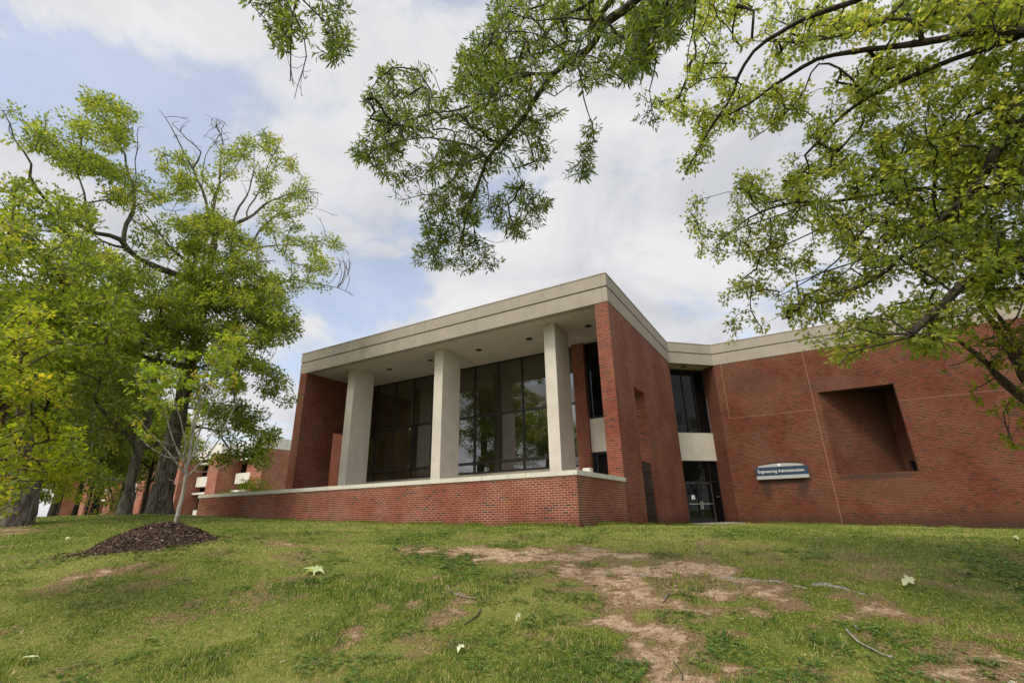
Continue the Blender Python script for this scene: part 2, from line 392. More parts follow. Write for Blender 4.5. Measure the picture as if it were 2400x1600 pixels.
def bulk_mesh(name, V, nper, mat, parent=None, tint=None, loc=None):
    """V (N, nper, 3): N polygons of nper corners each"""
    N = len(V); off = root_loc(parent) if parent is not None else (np.zeros(3) if loc is None else np.array(loc, float))
    me = bpy.data.meshes.new(name)
    me.vertices.add(N * nper); me.vertices.foreach_set('co', (V.reshape(-1, 3) - off).astype(np.float32).ravel())
    me.loops.add(N * nper); me.loops.foreach_set('vertex_index', np.arange(N * nper, dtype=np.int32))
    me.polygons.add(N); me.polygons.foreach_set('loop_start', np.arange(0, N * nper, nper, dtype=np.int32))
    me.polygons.foreach_set('loop_total', np.full(N, nper, np.int32))
    me.materials.append(mat)
    if tint is not None:
        at_ = me.attributes.new('tint', 'FLOAT', 'FACE'); at_.data.foreach_set('value', tint.astype(np.float32))
    me.update(calc_edges=True)
    o = bpy.data.objects.new(name, me); COL.objects.link(o)
    if parent is not None: o.parent = parent
    else: o.location = tuple(off)
    return o

# ------------------------------------------------------------------ terrain
def _terrain_pts():
    q = [(0, 0, -.35), (-5, 0, -.24), (-10, 0, -.12), (-14.5, 0, 0.02), (-19.6, 0, .127), (-24, 0, .2), (0, 7, -.5), (0, 14.4, -.64), (1.5, 16, -.62), (7, 16.67, -.78), (13.2, 16.67, -1.01), (19, 16.67, -1.25), (26, 16.67, -1.5)]
    P = [np.array(k, float) for k in q]
    for yc, z in ((-30, -2.0), (-12, -1.9), (-4, -1.72), (0, -1.66), (3, -1.58), (5.2, -1.40), (7.5, -1.02), (10, -.65), (12.2, -.49)):
        for xc in (-18, -9, -4, 0, 4, 9, 18):
            zz = z
            if xc > 8 and yc >= 5: zz -= .018 * (xc - 8) * min(1, (yc - 4) / 4)
            if yc == 12.2 and xc < -4: zz += .018 * (-xc - 4)
            if yc == 12.2 and xc > 8: zz -= .12
            P.append(lv(xc, yc, zz))
    for xc, yc, z in ((-9, 12, -.2), (-14.3, 20.4, .33), (-15.5, 19.6, .30), (-14.5, 14.4, .04), (-22, 22, .1), (-30, 40, .2), (-60, 60, .35), (-90, 80, .35), (-60, 20, -.3), (14, 18, -.72), (20, 16, -.95), (40, 12, -2.2), (40, -10, -2.2), (-50, -10, -1.9), (-80, 110, .4), (0, 60, .2), (40, 60, -.4), (-6.5, 9.6, -.42)):
        P.append(lv(xc, yc, z))
    return np.array(P)
TP = _terrain_pts()
def _phi(r2): return np.where(r2 > 1e-9, .5 * r2 * np.log(r2 + 1e-12), 0)
def _fit():
    n = len(TP); d2 = ((TP[:, None, :2] - TP[None, :, :2]) ** 2).sum(-1)
    A = np.zeros((n + 3, n + 3)); A[:n, :n] = _phi(d2) + np.eye(n) * 2.0
    A[:n, n] = 1; A[:n, n + 1:] = TP[:, :2]; A[n, :n] = 1; A[n + 1:, :n] = TP[:, :2].T
    return np.linalg.solve(A, np.concatenate([TP[:, 2], np.zeros(3)]))
TW = _fit()
def _base_h(x, y):
    x = np.asarray(x, float); y = np.asarray(y, float); sh = x.shape; x = x.ravel(); y = y.ravel(); out = np.empty(len(x))
    for i in range(0, len(x), 40000):
        a = x[i:i + 40000]; b = y[i:i + 40000]
        d2 = (a[:, None] - TP[None, :, 0]) ** 2 + (b[:, None] - TP[None, :, 1]) ** 2
        out[i:i + 40000] = _phi(d2) @ TW[:-3] + TW[-3] + a * TW[-2] + b * TW[-1]
    return np.clip(out, -3, .6).reshape(sh)
# the terrain is sampled on one fixed lattice, so that grass, stones and the mesh all sit on the same surface
GS = .10; GX0, GX1, GY0, GY1 = -42.0, 34.0, -34.0, 36.0
_gx = np.arange(GX0, GX1 + .01, .5); _gy = np.arange(GY0, GY1 + .01, .5)
_GX, _GY = np.meshgrid(_gx, _gy); _GZ = _base_h(_GX, _GY)
MOUND = None
def H(x, y):
    x = np.asarray(x, float); y = np.asarray(y, float)
    inside = (x > GX0) & (x < GX1 - .5) & (y > GY0) & (y < GY1 - .5)
    fx = np.clip((x - GX0) / .5, 0, len(_gx) - 1.001); fy = np.clip((y - GY0) / .5, 0, len(_gy) - 1.001)
    ix = fx.astype(int); iy = fy.astype(int); tx = fx - ix; ty = fy - iy
    z = (_GZ[iy, ix] * (1 - tx) + _GZ[iy, ix + 1] * tx) * (1 - ty) + (_GZ[iy + 1, ix] * (1 - tx) + _GZ[iy + 1, ix + 1] * tx) * ty
    near = np.clip(1 - (np.hypot(x - CAMP[0], y - CAMP[1]) - 15) / 10, 0, 1)
    z = z + near * ((fbm(x * .8, y * .8, 3, 5) - .5) * .10 + (fbm(x * 3.1, y * 3.1, 3, 9) - .5) * .045)
    return z
def ground_hit(px, py):
    d = ray(px, py); t = np.linspace(2, 60, 3000); P = CAMP + d * t[:, None]
    below = P[:, 2] < H(P[:, 0], P[:, 1])
    i = int(np.argmax(below)) if below.any() else len(t) - 1
    p = P[i]; return np.array([p[0], p[1], float(H(p[0], p[1]))])
DIRT = []
for px, py, r, s in [(960, 1284, .35, .8), (1030, 1287, .5, .9), (1100, 1291, .6, 1), (1170, 1295, .6, 1), (1240, 1298, .7, 1), (1310, 1301, .6, 1), (1380, 1299, .7, 1), (1450, 1301, .5, .9), (690, 1277, .4, .6), (740, 1283, .3, .6),
    (1340, 1330, .5, .8), (1420, 1340, .6, .9), (1500, 1342, .6, .9), (1580, 1335, .6, .9), (1660, 1338, .5, .9), (1480, 1375, .5, 1), (1520, 1395, .4, 1), (1440, 1390, .4, .7), (1390, 1365, .4, .8), (1560, 1415, .35, .7), (1470, 1425, .4, .9),
    (1480, 1460, .3, 1), (1530, 1480, .28, .9), (1570, 1510, .28, .9), (1575, 1540, .3, 1), (1605, 1562, .28, 1), (1625, 1592, .28, 1), (1550, 1595, .2, .8), (1700, 1440, .3, .7), (1780, 1440, .3, .7), (1650, 1380, .45, .8), (1720, 1375, .5, .8), (1800, 1402, .4, .7),
    (1860, 1425, .35, .7), (2080, 1425, .4, .9), (2130, 1442, .3, .8), (1250, 1490, .16, .8), (1235, 1505, .16, .7), (1090, 1405, .3, .8), (1050, 1432, .35, .9), (1105, 1440, .25, .8), (1010, 1455, .25, .6), (960, 1420, .25, .5), (820, 1508, .2, .8), (800, 1512, .15, .6), (2200, 1530, .3, .8),
    (2300, 1540, .35, .8), (2250, 1572, .3, .8), (2360, 1500, .3, .6), (250, 1340, .4, .8), (180, 1350, .35, .7), (330, 1330, .4, .7), (1280, 1345, .3, .6), (1300, 1370, .25, .6), (640, 1270, .35, .5), (1640, 1272, .35, .5), (1760, 1300, .3, .6), (1920, 1262, .4, .4), (2060, 1258, .5, .4), (480, 1260, .4, .5), (20, 1242, .9, .7), (10, 1280, .3, .7),
    (590, 1425, .2, .35), (1010, 1350, .2, .5), (870, 1420, .2, .4), (430, 1430, .2, .35), (1900, 1560, .25, .5), (2000, 1480, .3, .5), (1760, 1490, .2, .4)]:
    g = ground_hit(px, py); DIRT.append((g[0], g[1], r * (1.22 if 1300 < px < 1850 else 1.05), s))
DIRT = np.array(DIRT)
def dirt(x, y):
    x = np.asarray(x, float); y = np.asarray(y, float); m = np.zeros(x.shape)
    wx = x + (fbm(x * 2.1, y * 2.1, 3, 31) - .5) * .9; wy = y + (fbm(x * 2.1, y * 2.1, 3, 77) - .5) * .9
    for gx, gy, r, s in DIRT:
        d2 = (wx - gx) ** 2 + (wy - gy) ** 2
        m = np.maximum(m, s * np.exp(-d2 / (r * r) * .9))
    n = fbm(x * 3.5, y * 3.5, 4, 51)
    n5 = fbm(x * 9, y * 9, 3, 57); m2 = np.clip((m * 1.2 + (n - .5) * 1.5 + (n5 - .5) * .8 - .26) / .8, 0, 1)
    g = np.clip((fbm(x * 1.3, y * 1.3, 4, 91) - .60) / .12, 0, 1) * .35
    return np.clip(np.maximum(m2, g * (np.hypot(x - CAMP[0], y - CAMP[1]) < 13)), 0, 1)
def dry(x, y):                                              # strawy, paler turf
    a = fbm(x * .35, y * .35, 4, 13); b = fbm(x * 1.6, y * 1.6, 3, 19)
    return np.clip((a * .6 + b * .4 - .36) / .30, 0, 1)
YT = ground_hit(406, 1268); YT_C = YT + RH * -.25 + FH * -.15
def mound_h(x, y):
    dx = (x - YT_C[0]) * RH[0] + (y - YT_C[1]) * RH[1]; dy = (x - YT_C[0]) * FH[0] + (y - YT_C[1]) * FH[1]
    r = np.sqrt((dx / np.where(dx < 0, 1.08, .95)) ** 2 + (dy / 1.0) ** 2) * (1 + (fbm(x * 2, y * 2, 3, 3) - .5) * .4)
    return .36 * np.clip(1 - r ** 2, -1, 1), r

def lawn():
    m, nt, bs = new_mat('lawn_turf'); L = nt.links
    pos = nd(nt, 'ShaderNodeNewGeometry').outputs['Position']
    ad = nd(nt, 'ShaderNodeAttribute'); ad.attribute_name = 'dirt'; ay = nd(nt, 'ShaderNodeAttribute'); ay.attribute_name = 'dry'
    n1 = noise_n(nt, pos, 34, 6, .8); n2 = noise_n(nt, pos, 9, 6, .75); n3 = noise_n(nt, pos, 90, 4, .7)
    g = mixc(nt, mrange(nt, n1, .40, .62), (.035, .055, .012), (.205, .255, .044))
    g = mixc(nt, mth(nt, 'MULTIPLY', ay.outputs['Fac'], mrange(nt, n2, .3, .65, .3, 1)), g, (.25, .25, .075))
    d = mixc(nt, mrange(nt, n2, .35, .65), (.35, .225, .13), (.57, .435, .30))
    d = mixc(nt, mrange(nt, n1, .50, .62, 0, .75), d, (.135, .08, .045))
    d = mixc(nt, mrange(nt, n3, .56, .68, 0, .7), d, (.62, .50, .37))
    dm = mth(nt, 'ADD', mth(nt, 'ADD', ad.outputs['Fac'], mth(nt, 'MULTIPLY', mth(nt, 'SUBTRACT', n2, .5), 1.2)), mth(nt, 'MULTIPLY', mth(nt, 'SUBTRACT', n1, .5), 1.5))
    th = mixc(nt, mrange(nt, n1, .38, .62), (.12, .078, .040), (.31, .22, .12))
    c = mixc(nt, mrange(nt, dm, .16, .40), g, th)
    c = mixc(nt, mrange(nt, dm, .62, .98), c, d)
    L.new(c, bs.inputs['Base Color']); bs.inputs['Roughness'].default_value = .95; bs.inputs['Specular IOR Level'].default_value = .1
    bump(nt, mth(nt, 'ADD', n1, n2), .8, .03, bs)
    def axis(lo, hi, c0, c1):
        fine = np.arange(c0, c1 + .001, GS)
        a = [c0]; st = .25
        while a[-1] > lo: a.append(a[-1] - st); st *= 1.18
        b = [c1]; st = .25
        while b[-1] < hi: b.append(b[-1] + st); st *= 1.18
        return np.concatenate([a[:0:-1], fine, b[1:]])
    xs = axis(-700, 700, -17, 20); ys = axis(-500, 900, -10.5, 17)
    X, Y = np.meshgrid(xs, ys); Z = H(X, Y)
    far = np.clip((np.hypot(X, Y) - 60) / 60, 0, 1); Z = Z * (1 - far) + .2 * far
    nx, ny = len(xs), len(ys)
    V = np.stack([X, Y, Z], -1).reshape(-1, 3)
    i = np.arange(nx * ny).reshape(ny, nx)
    Fq = np.stack([i[:-1, :-1], i[:-1, 1:], i[1:, 1:], i[1:, :-1]], -1).reshape(-1, 4)
    me = bpy.data.meshes.new('lawn'); me.vertices.add(len(V)); me.vertices.foreach_set('co', V.astype(np.float32).ravel())
    me.loops.add(Fq.size); me.loops.foreach_set('vertex_index', Fq.astype(np.int32).ravel())
    me.polygons.add(len(Fq)); me.polygons.foreach_set('loop_start', np.arange(0, Fq.size, 4, dtype=np.int32)); me.polygons.foreach_set('loop_total', np.full(len(Fq), 4, np.int32))
    me.polygons.foreach_set('use_smooth', np.ones(len(Fq), bool))
    me.materials.append(m)
    a = me.attributes.new('dirt', 'FLOAT', 'POINT'); a.data.foreach_set('value', dirt(V[:, 0], V[:, 1]).astype(np.float32))
    a = me.attributes.new('dry', 'FLOAT', 'POINT'); a.data.foreach_set('value', dry(V[:, 0], V[:, 1]).astype(np.float32))
    me.update(calc_edges=True)
    o = bpy.data.objects.new('lawn', me); COL.objects.link(o); tag(o, kind='structure')
lawn()

# ------------------------------------------------------------------ main building
S2 = math.sqrt(.5)
def offset_path(path, d):
    """shift an open plan polyline to its right by d (right of travel = outside)"""
    P = [np.array(p, float) for p in path]; out = []
    for i, p in enumerate(P):
        ds = []
        if i > 0: ds.append((P[i] - P[i - 1]) / np.linalg.norm(P[i] - P[i - 1]))
        if i < len(P) - 1: ds.append((P[i + 1] - P[i]) / np.linalg.norm(P[i + 1] - P[i]))
        ns = [np.array([q[1], -q[0]]) for q in ds]
        if len(ns) == 1: out.append(p + ns[0] * d)
        else:
            b = ns[0] + ns[1]; b /= np.linalg.norm(b); out.append(p + b * d / (b @ ns[0]))
    return out
def band(mb, path, o0, o1, z0, z1, mi=0):
    A = offset_path(path, o0); B = offset_path(path, o1)      # o1 > o0: outer face at o1
    for i in range(len(path) - 1):
        mb.poly([(*B[i], z0), (*B[i + 1], z0), (*B[i + 1], z1), (*B[i], z1)], mi)
        mb.poly([(*A[i + 1], z0), (*A[i], z0), (*A[i], z1), (*A[i + 1], z1)], mi)
        mb.poly([(*B[i], z1), (*B[i + 1], z1), (*A[i + 1], z1), (*A[i], z1)], mi)
        mb.poly([(*A[i], z0), (*A[i + 1], z0), (*B[i + 1], z0), (*B[i], z0)], mi)
    for k, flip in ((0, False), (-1, True)):
        q = [(*A[k], z0), (*B[k], z0), (*B[k], z1), (*A[k], z1)]
        mb.poly(q[::-1] if flip else q, mi)

def main_building():
    b = thing('brick_building', 'red brick building with beige concrete fascia, three square pillars and tall dark windows', 'building', (-6, 9, -.4))
    LX = -19.28
    # side walls of the portico block
    w = MB(); w.box(-.575, 0, 4.32, 6.77, -1.4, 8.17); w.box(-.575, 0, 8.42, 14.56, -1.4, 8.17); w.box(-.575, 0, 6.77, 8.42, 5.117, 8.17)
    w.prism([(0, 14.56), (-.575, 14.56), (-1.4, 15.36), (-.8, 15.36)], -1.4, 8.17)
    w.build('wall', MT['brick'], b)
    w = MB(); w.box(LX, -18.68, 4.32, 6.68, -.6, 8.17); w.box(LX, -18.68, 8.35, 16, -.6, 8.17); w.box(LX, -18.68, 6.68, 8.35, 5.07, 8.17)
    w.build('wall', MT['brick'], b)
    w = MB(); w.box(-23.2, LX, 8.36, 8.9, -.6, 6.6); w.build('wall', MT['brick'], b)
    l = MB(); l.box(LX + .02, -18.70, 6.70, 8.33, 5.0, 5.066); l.build('lintel', MT['bronze'], b)
    # brick pier between the great window and the narrow bay, inside faces
    w = MB(); w.box(-3.49, -2.86, 8.5, 9.2, .6, 8.15); w.box(-2.86, -.575, 9.05, 9.3, .6, 8.15); w.build('wall', MT['brick'], b)
    # soffit, terrace-side curb and roof
    s = MB(); s.box(LX + .05, -.03, 4.66, 9.0, 8.172, 8.25)
    s.box(-18.68, -.58, 4.36, 4.66, 8.205, 8.25)
    s.build('soffit', MT['soffit'], b)
    s = MB(); s.prism([(0, 14.56), (2.11, 16.67), (1.25, 17.6), (-.9, 15.5)], 8.172, 8.25); s.build('soffit', MT['soffit'], b)
    # shadow joints across the soffit
    for x in (-15.95, -9.5, -3.17):
        j = MB(); j.box(x - .012, x + .012, 4.68, 8.84, 8.168, 8.171); j.build('soffit_joint', MT['bronze'], b)
    path = [(LX, 16.0), (LX, 4.32), (0, 4.32), (0, 14.56), (2.11, 16.67), (33, 16.67)]
    f = MB(); band(f, path, -.30, .022, 8.165, 8.80); band(f, path, -.30, -.03, 8.80, 8.875, 1); band(f, path, -.30, .03, 8.875, 9.42); band(f, path, -.34, .05, 9.42, 9.46, 1)
    f.build('fascia', [MT['conc'], MT['conc']], b, bevel=.008)
    r = MB(); r.prism([(LX + .3, 15.9), (LX + .3, 4.6), (-.3, 4.6), (-.3, 14.7), (1.9, 17.0), (33, 17.0), (33, 30), (LX + .3, 30)], 9.0, 9.3); r.build('roof', MT['floor'], b)
    # pillars
    for x in (-3.455, -9.80, -16.22):
        p = MB(); p.box(x, x + .555, 5.30, 6.79, .86, 8.172)
        o = p.build('pillar', MT['conc_pl'], b, bevel=.018)
        for z in (2.55, 4.35, 6.15):
            q = MB(); q.box(x - .0015, x + .5565, 5.2985, 6.7915, z, z + .007); q.build('joint', MT['step'], o)
    # great window wall: y = 8.85
    st = MB(); st.box(-18.68, -3.49, 8.78, 9.1, .6, 2.1); st.build('sill', MT['conc'], b)
    xs = [-18.67, -17.36, -15.83, -14.28, -12.79, -11.26, -9.72, -8.14, -6.61, -5.08, -3.50]
    fr = MB()
    for x in xs: fr.box(x - .045, x + .045, 8.80, 8.95, 2.1, 8.17)
    for i in range(len(xs) - 1):
        x0, x1 = xs[i] + .045, xs[i + 1] - .045
        for z0, z1 in ((2.1, 2.22), (2.64, 2.74), (5.15, 5.27), (8.08, 8.168)): fr.box(x0, x1, 8.81, 8.94, z0, z1)
        fr.box(x0, x1, 8.80, 8.82, 2.60, 2.635)
    fo = fr.build('window', MT['bronze'], b)
    blind = {0: 1, 1: 1, 2: 1, 3: 0, 6: 0}
    for i in range(len(xs) - 1):
        x0, x1 = xs[i] + .04, xs[i + 1] - .04
        for k, (z0, z1) in enumerate(((2.2, 2.65), (2.72, 5.17), (5.25, 8.10))):
            up = k == 2 or i < 3 or (i < 4 and k == 0)
            g = MB(); t = .004 * math.sin(i * 7 + k * 3); g.poly([(x0, 8.87 + t, z0), (x1, 8.87 - t, z0), (x1, 8.87 - t, z1), (x0, 8.87 + t, z1)])
            g.build('pane', MT['glass_blind'] if up else MT['glass'], fo)
    # narrow bay beside the right pier: window above, panel, dark glazing below
    nb = MB(); nb.box(-2.86, -.575, 8.72, 8.95, 2.72, 4.30); nb.build('spandrel_panel', MT['panel'], b)
    n = MB()
    for z0, z1 in ((4.30, 4.40), (8.05, 8.168), (.9, 1.0), (2.62, 2.72)): n.box(-2.86, -.575, 8.78, 8.92, z0, z1)
    for z0, z1 in ((4.40, 8.05), (1.0, 2.62)):
        for x in (-2.86, -1.75, -.655): n.box(x, x + .08, 8.78, 8.92, z0, z1)
    no = n.build('window', MT['black'], b)
    g = MB(); g.poly([(-2.8, 8.86, 4.36), (-.6, 8.86, 4.36), (-.6, 8.86, 8.1), (-2.8, 8.86, 8.1)]); g.build('pane', MT['glass_dark'], no)
    g = MB(); g.poly([(-2.8, 8.86, .95), (-.6, 8.86, .95), (-.6, 8.86, 2.66), (-2.8, 8.86, 2.66)]); g.build('pane', MT['glass_dark'], no)
    # recessed lamps in the soffit (unlit)
    def downlight(x, y, z=8.172):
        a = np.linspace(0, 2 * PI, 20, endpoint=False)
        m = MB()
        ro, ri = .17, .135
        for i in range(20):
            c0, s0, c1, s1 = math.cos(a[i]), math.sin(a[i]), math.cos(a[(i + 1) % 20]), math.sin(a[(i + 1) % 20])
            m.poly([(x + ro * c0, y + ro * s0, z - .012), (x + ro * c1, y + ro * s1, z - .012), (x + ri * c1, y + ri * s1, z - .014), (x + ri * c0, y + ri * s0, z - .014)])
            m.poly([(x + ro * c1, y + ro * s1, z - .012), (x + ro * c0, y + ro * s0, z - .012), (x + ro * c0, y + ro * s0, z), (x + ro * c1, y + ro * s1, z)])
        m.poly([(x + ri * math.cos(t), y + ri * math.sin(t), z - .006) for t in a[::-1]])
        m.build('downlight', MT['black'], b)
    for x in (-14.2, -11.13, -7.87, -4.86, -1.73): downlight(x, 6.52)
    # entrance recess on the 45 degree corner
    A, B = np.array([0, 14.56]), np.array([2.11, 16.67]); back = np.array([-S2, S2]) * 1.126
    P, Q = A + back, B + back
    dl = (P + Q) / 2 - np.array([-S2, S2]) * .55; downlight(dl[0] - .1, dl[1] - .1)
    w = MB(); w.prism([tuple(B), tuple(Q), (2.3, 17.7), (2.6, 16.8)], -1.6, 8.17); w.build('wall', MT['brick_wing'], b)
    e = MB(); LT = 2.984
    e.seg(P, Q, 0, .12, 4.30, 4.36); e.seg(P, Q, 0, .12, 8.08, 8.17)
    for t in (0, .72, 1.47, 2.20, LT - .06): e.seg(P, Q, 0, .12, 4.36, 8.08, t0=t, t1=t + .055)
    eo = e.build('window', MT['black'], b)
    def dpane(mb, t0, t1, z0, z1, n=.06):
        d = np.array([S2, S2]); nn = np.array([-S2, S2]); p0 = P + d * t0 + nn * n; p1 = P + d * t1 + nn * n
        mb.poly([(*p0, z0), (*p1, z0), (*p1, z1), (*p0, z1)])
    for t0, t1 in ((.05, .73), (.77, 1.48), (1.52, 2.21), (2.25, LT - .05)):
        g = MB(); dpane(g, t0, t1, 4.35, 8.1); g.build('pane', MT['glass_dark'], eo)
    p = MB(); p.seg(P, Q, -.10, .12, 2.72, 4.30, t0=-.05, t1=1.50); p.seg(P, Q, -.10, .12, 2.72, 4.30, t0=1.508, t1=LT + .07); p.build('spandrel_panel', MT['panel'], b)
    d = MB()
    for t in (0, .66, 2.40, LT - .06): d.seg(P, Q, 0, .12, -.62, 2.70, t0=t, t1=t + .07)
    for t0, t1 in ((.07, .66), (.73, 2.40), (2.47, LT - .06)):
        d.seg(P, Q, 0.005, .115, 1.52, 1.60, t0=t0, t1=t1); d.seg(P, Q, 0.005, .115, 2.66, 2.715, t0=t0, t1=t1)
    do = d.build('door_frame', MT['black'], b)
    for t0, t1 in ((.05, .68), (.72, 2.42), (2.45, LT - .05)):
        g = MB(); dpane(g, t0, t1, 1.58, 2.68); g.build('pane', MT['glass_dark'], do)
    for t0, t1 in ((.05, .68), (2.45, LT - .05)):
        g = MB(); dpane(g, t0, t1, -.58, 1.54); g.build('pane', MT['glass_dark'], do)
    for k, (t0, t1) in enumerate(((.735, 1.56), (1.57, 2.395))):
        lf = MB()
        for a0, a1 in ((t0, t0 + .09), (t1 - .09, t1)): lf.seg(P, Q, -.02, .05, -.60, 1.515, t0=a0, t1=a1)
        lf.seg(P, Q, -.015, .045, 1.40, 1.51, t0=t0 + .09, t1=t1 - .09); lf.seg(P, Q, -.015, .045, -.595, -.34, t0=t0 + .09, t1=t1 - .09)
        lo = lf.build('door', MT['black'], b)
        g = MB(); dpane(g, t0 + .08, t1 - .08, -.36, 1.42, .02); g.build('pane', MT['glass_dark'], lo)
        g = MB(); g.seg(P, Q, -.075, -.04, .36, .40, t0=t0 + .06, t1=t1 - .06)
        for a in (t0 + .07, t1 - .09): g.seg(P, Q, -.04, -.02, .365, .395, t0=a, t1=a + .02)
        g.build('push_bar', MT['chrome'], lo)
        hx = t1 - .055 if k == 0 else t0 + .055
        g = MB(); g.seg(P, Q, -.10, -.07, .10, .52, t0=hx - .03, t1=hx + .03); g.seg(P, Q, -.07, -.02, .12, .15, t0=hx - .012, t1=hx + .012); g.seg(P, Q, -.07, -.02, .47, .50, t0=hx - .012, t1=hx + .012)
        g.build('handle', MT['chrome'], lo)
    g = MB(); g.seg(P, Q, -.028, -.02, -.58, 1.48, t0=2.375, t1=2.395); g.build('edge_strip', MT['chrome'], do)
    g = MB(); g.seg(P, Q, -.03, 0, .72, .78, t0=2.62, t1=2.85); g.build('letter_plate', MT['chrome'], do)
    sl = MB(); sl.prism([(-.2, 14.5), tuple(A + np.array([.02, .0])), tuple(A + np.array([.9, -.55])), tuple(B + np.array([.35, -.55])), (2.11, 16.665), tuple(Q), tuple(P)], -.9, -.60); sl.build('doorstep', MT['step'], b)
    # right wing with its deep opening
    OX0, OX1, OZ0, OZ1 = 7.02, 10.28, 1.58, 5.82
    w = MB(); Y0, Y1 = 16.67, 17.03
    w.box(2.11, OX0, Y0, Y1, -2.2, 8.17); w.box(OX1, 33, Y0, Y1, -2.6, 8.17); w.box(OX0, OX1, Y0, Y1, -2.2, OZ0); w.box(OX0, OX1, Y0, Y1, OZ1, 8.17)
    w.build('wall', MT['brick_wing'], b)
    n1, n2, n3 = (7.02, 16.675), (10.24, 19.895), (12.9, 17.235)
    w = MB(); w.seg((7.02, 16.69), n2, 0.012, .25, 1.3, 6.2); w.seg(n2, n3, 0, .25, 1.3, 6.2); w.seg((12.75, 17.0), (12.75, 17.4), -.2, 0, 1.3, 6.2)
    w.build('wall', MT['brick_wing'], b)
    w = MB(); w.prism([(7.05, 17.035), (10.24, 19.99), (12.9, 17.4), (12.9, 17.035)], 1.3, 1.50); w.build('floor', MT['floor'], b)
    w = MB(); w.prism([(7.05, 17.035), (10.24, 19.99), (12.9, 17.4), (12.9, 17.035)], 5.98, 6.2); w.build('soffit', MT['bronze'], b)  # dark ceiling colour stands in for the deep shade inside the opening
    q0 = np.array(n2); qd = np.array([S2, -S2])
    k = MB(); k.seg(n2, n3, -.03, -.001, 1.5, 2.25, t0=.30, t1=1.3); ko = k.build('window', MT['glass_dark'], b)
    k = MB(); k.seg(n2, n3, -.05, -.03, 1.5, 2.2, t0=.36, t1=.39); k.build('edge_strip', MT['chrome'], ko)
    # pale sealant joints in the wing's brickwork
    for x, z0, z1 in ((2.52, 4.94, 8.16), (6.74, -1.0, 8.16)):
        j = MB(); j.box(x - .011, x + .011, Y0 - .003, Y0 + .02, z0, z1); j.build('joint', MT['seam'], b)
    for x0, x1 in ((2.54, 6.725), (10.32, 18)):
        j = MB(); j.box(x0, x1, Y0 - .003, Y0 + .02, 4.93, 4.952); j.build('joint', MT['seam'], b)
    j = MB(); j.box(-.02, .003, 11.2, 11.22, -.7, 8.16); j.build('joint', MT['iron'], b)
    j = MB(); j.box(8.0, 33, 30, 30.3, -2, 9); j.build('wall', MT['brick'], b)
    return b, (P, Q)
BLD, (DP, DQ) = main_building()

# ------------------------------------------------------------------ terrace wall, grille, sign, notice
def terrace():
    t = thing('terrace_wall', 'low red brick retaining wall with white stone coping in front of the pillars', 'wall', (-9.8, 0, -.2))
    w = MB(); w.box(-19.56, -.32, 0, .32, -.9, 1.05); w.box(-.32, 0, 0, 4.318, -.9, 1.05); w.box(-19.56, -19.24, .32, 4.31, -.9, 1.05)
    w.build('wall', MT['brick_low'], t)
    c = MB(); path = [(-19.62, 4.3), (-19.62, -.03), (.03, -.03), (.03, 4.40)]
    band(c, path, -.40, 0, 1.05, 1.19); c.build('coping', MT['cope'], t, bevel=.012)
    f = MB(); f.box(-19.2, -.36, .34, 8.76, -.5, .88); f.build('floor', MT['floor'], t)
    for x in (-18.95, -.6):
        j = MB(); j.box(x - .008, x + .008, -.002, .02, -.5, 1.045); j.build('joint', MT['seam'], t)
    p = MB(); p.box(-.30, -.06, 1.2, 1.46, 1.185, 1.33); p.build('post_cap', MT['cope'], t, bevel=.01)
terrace()
def grille():
    g = thing('iron_gate', 'dark rusty iron bar gate standing in the tall slot of the brick side wall', 'gate', (0, 7.6, -.55))
    for z in (-.45, -.1, .75, 1.6):
        m = MB(); m.box(-.032, .02, 6.79, 8.1, z, z + .045); m.build('rail', MT['iron'], g)
    m = MB(); y = 6.80
    while y < 8.1:
        m.box(-.012, .012, y, y + .022, -.55, 1.98); y += .105
    m.build('bars', MT['iron'], g)
    for z in (-.12, 1.58):
        m = MB(); m.box(.02, .06, 6.70, 6.80, z, z + .08); m.build('hinge', MT['iron'], g)
grille()
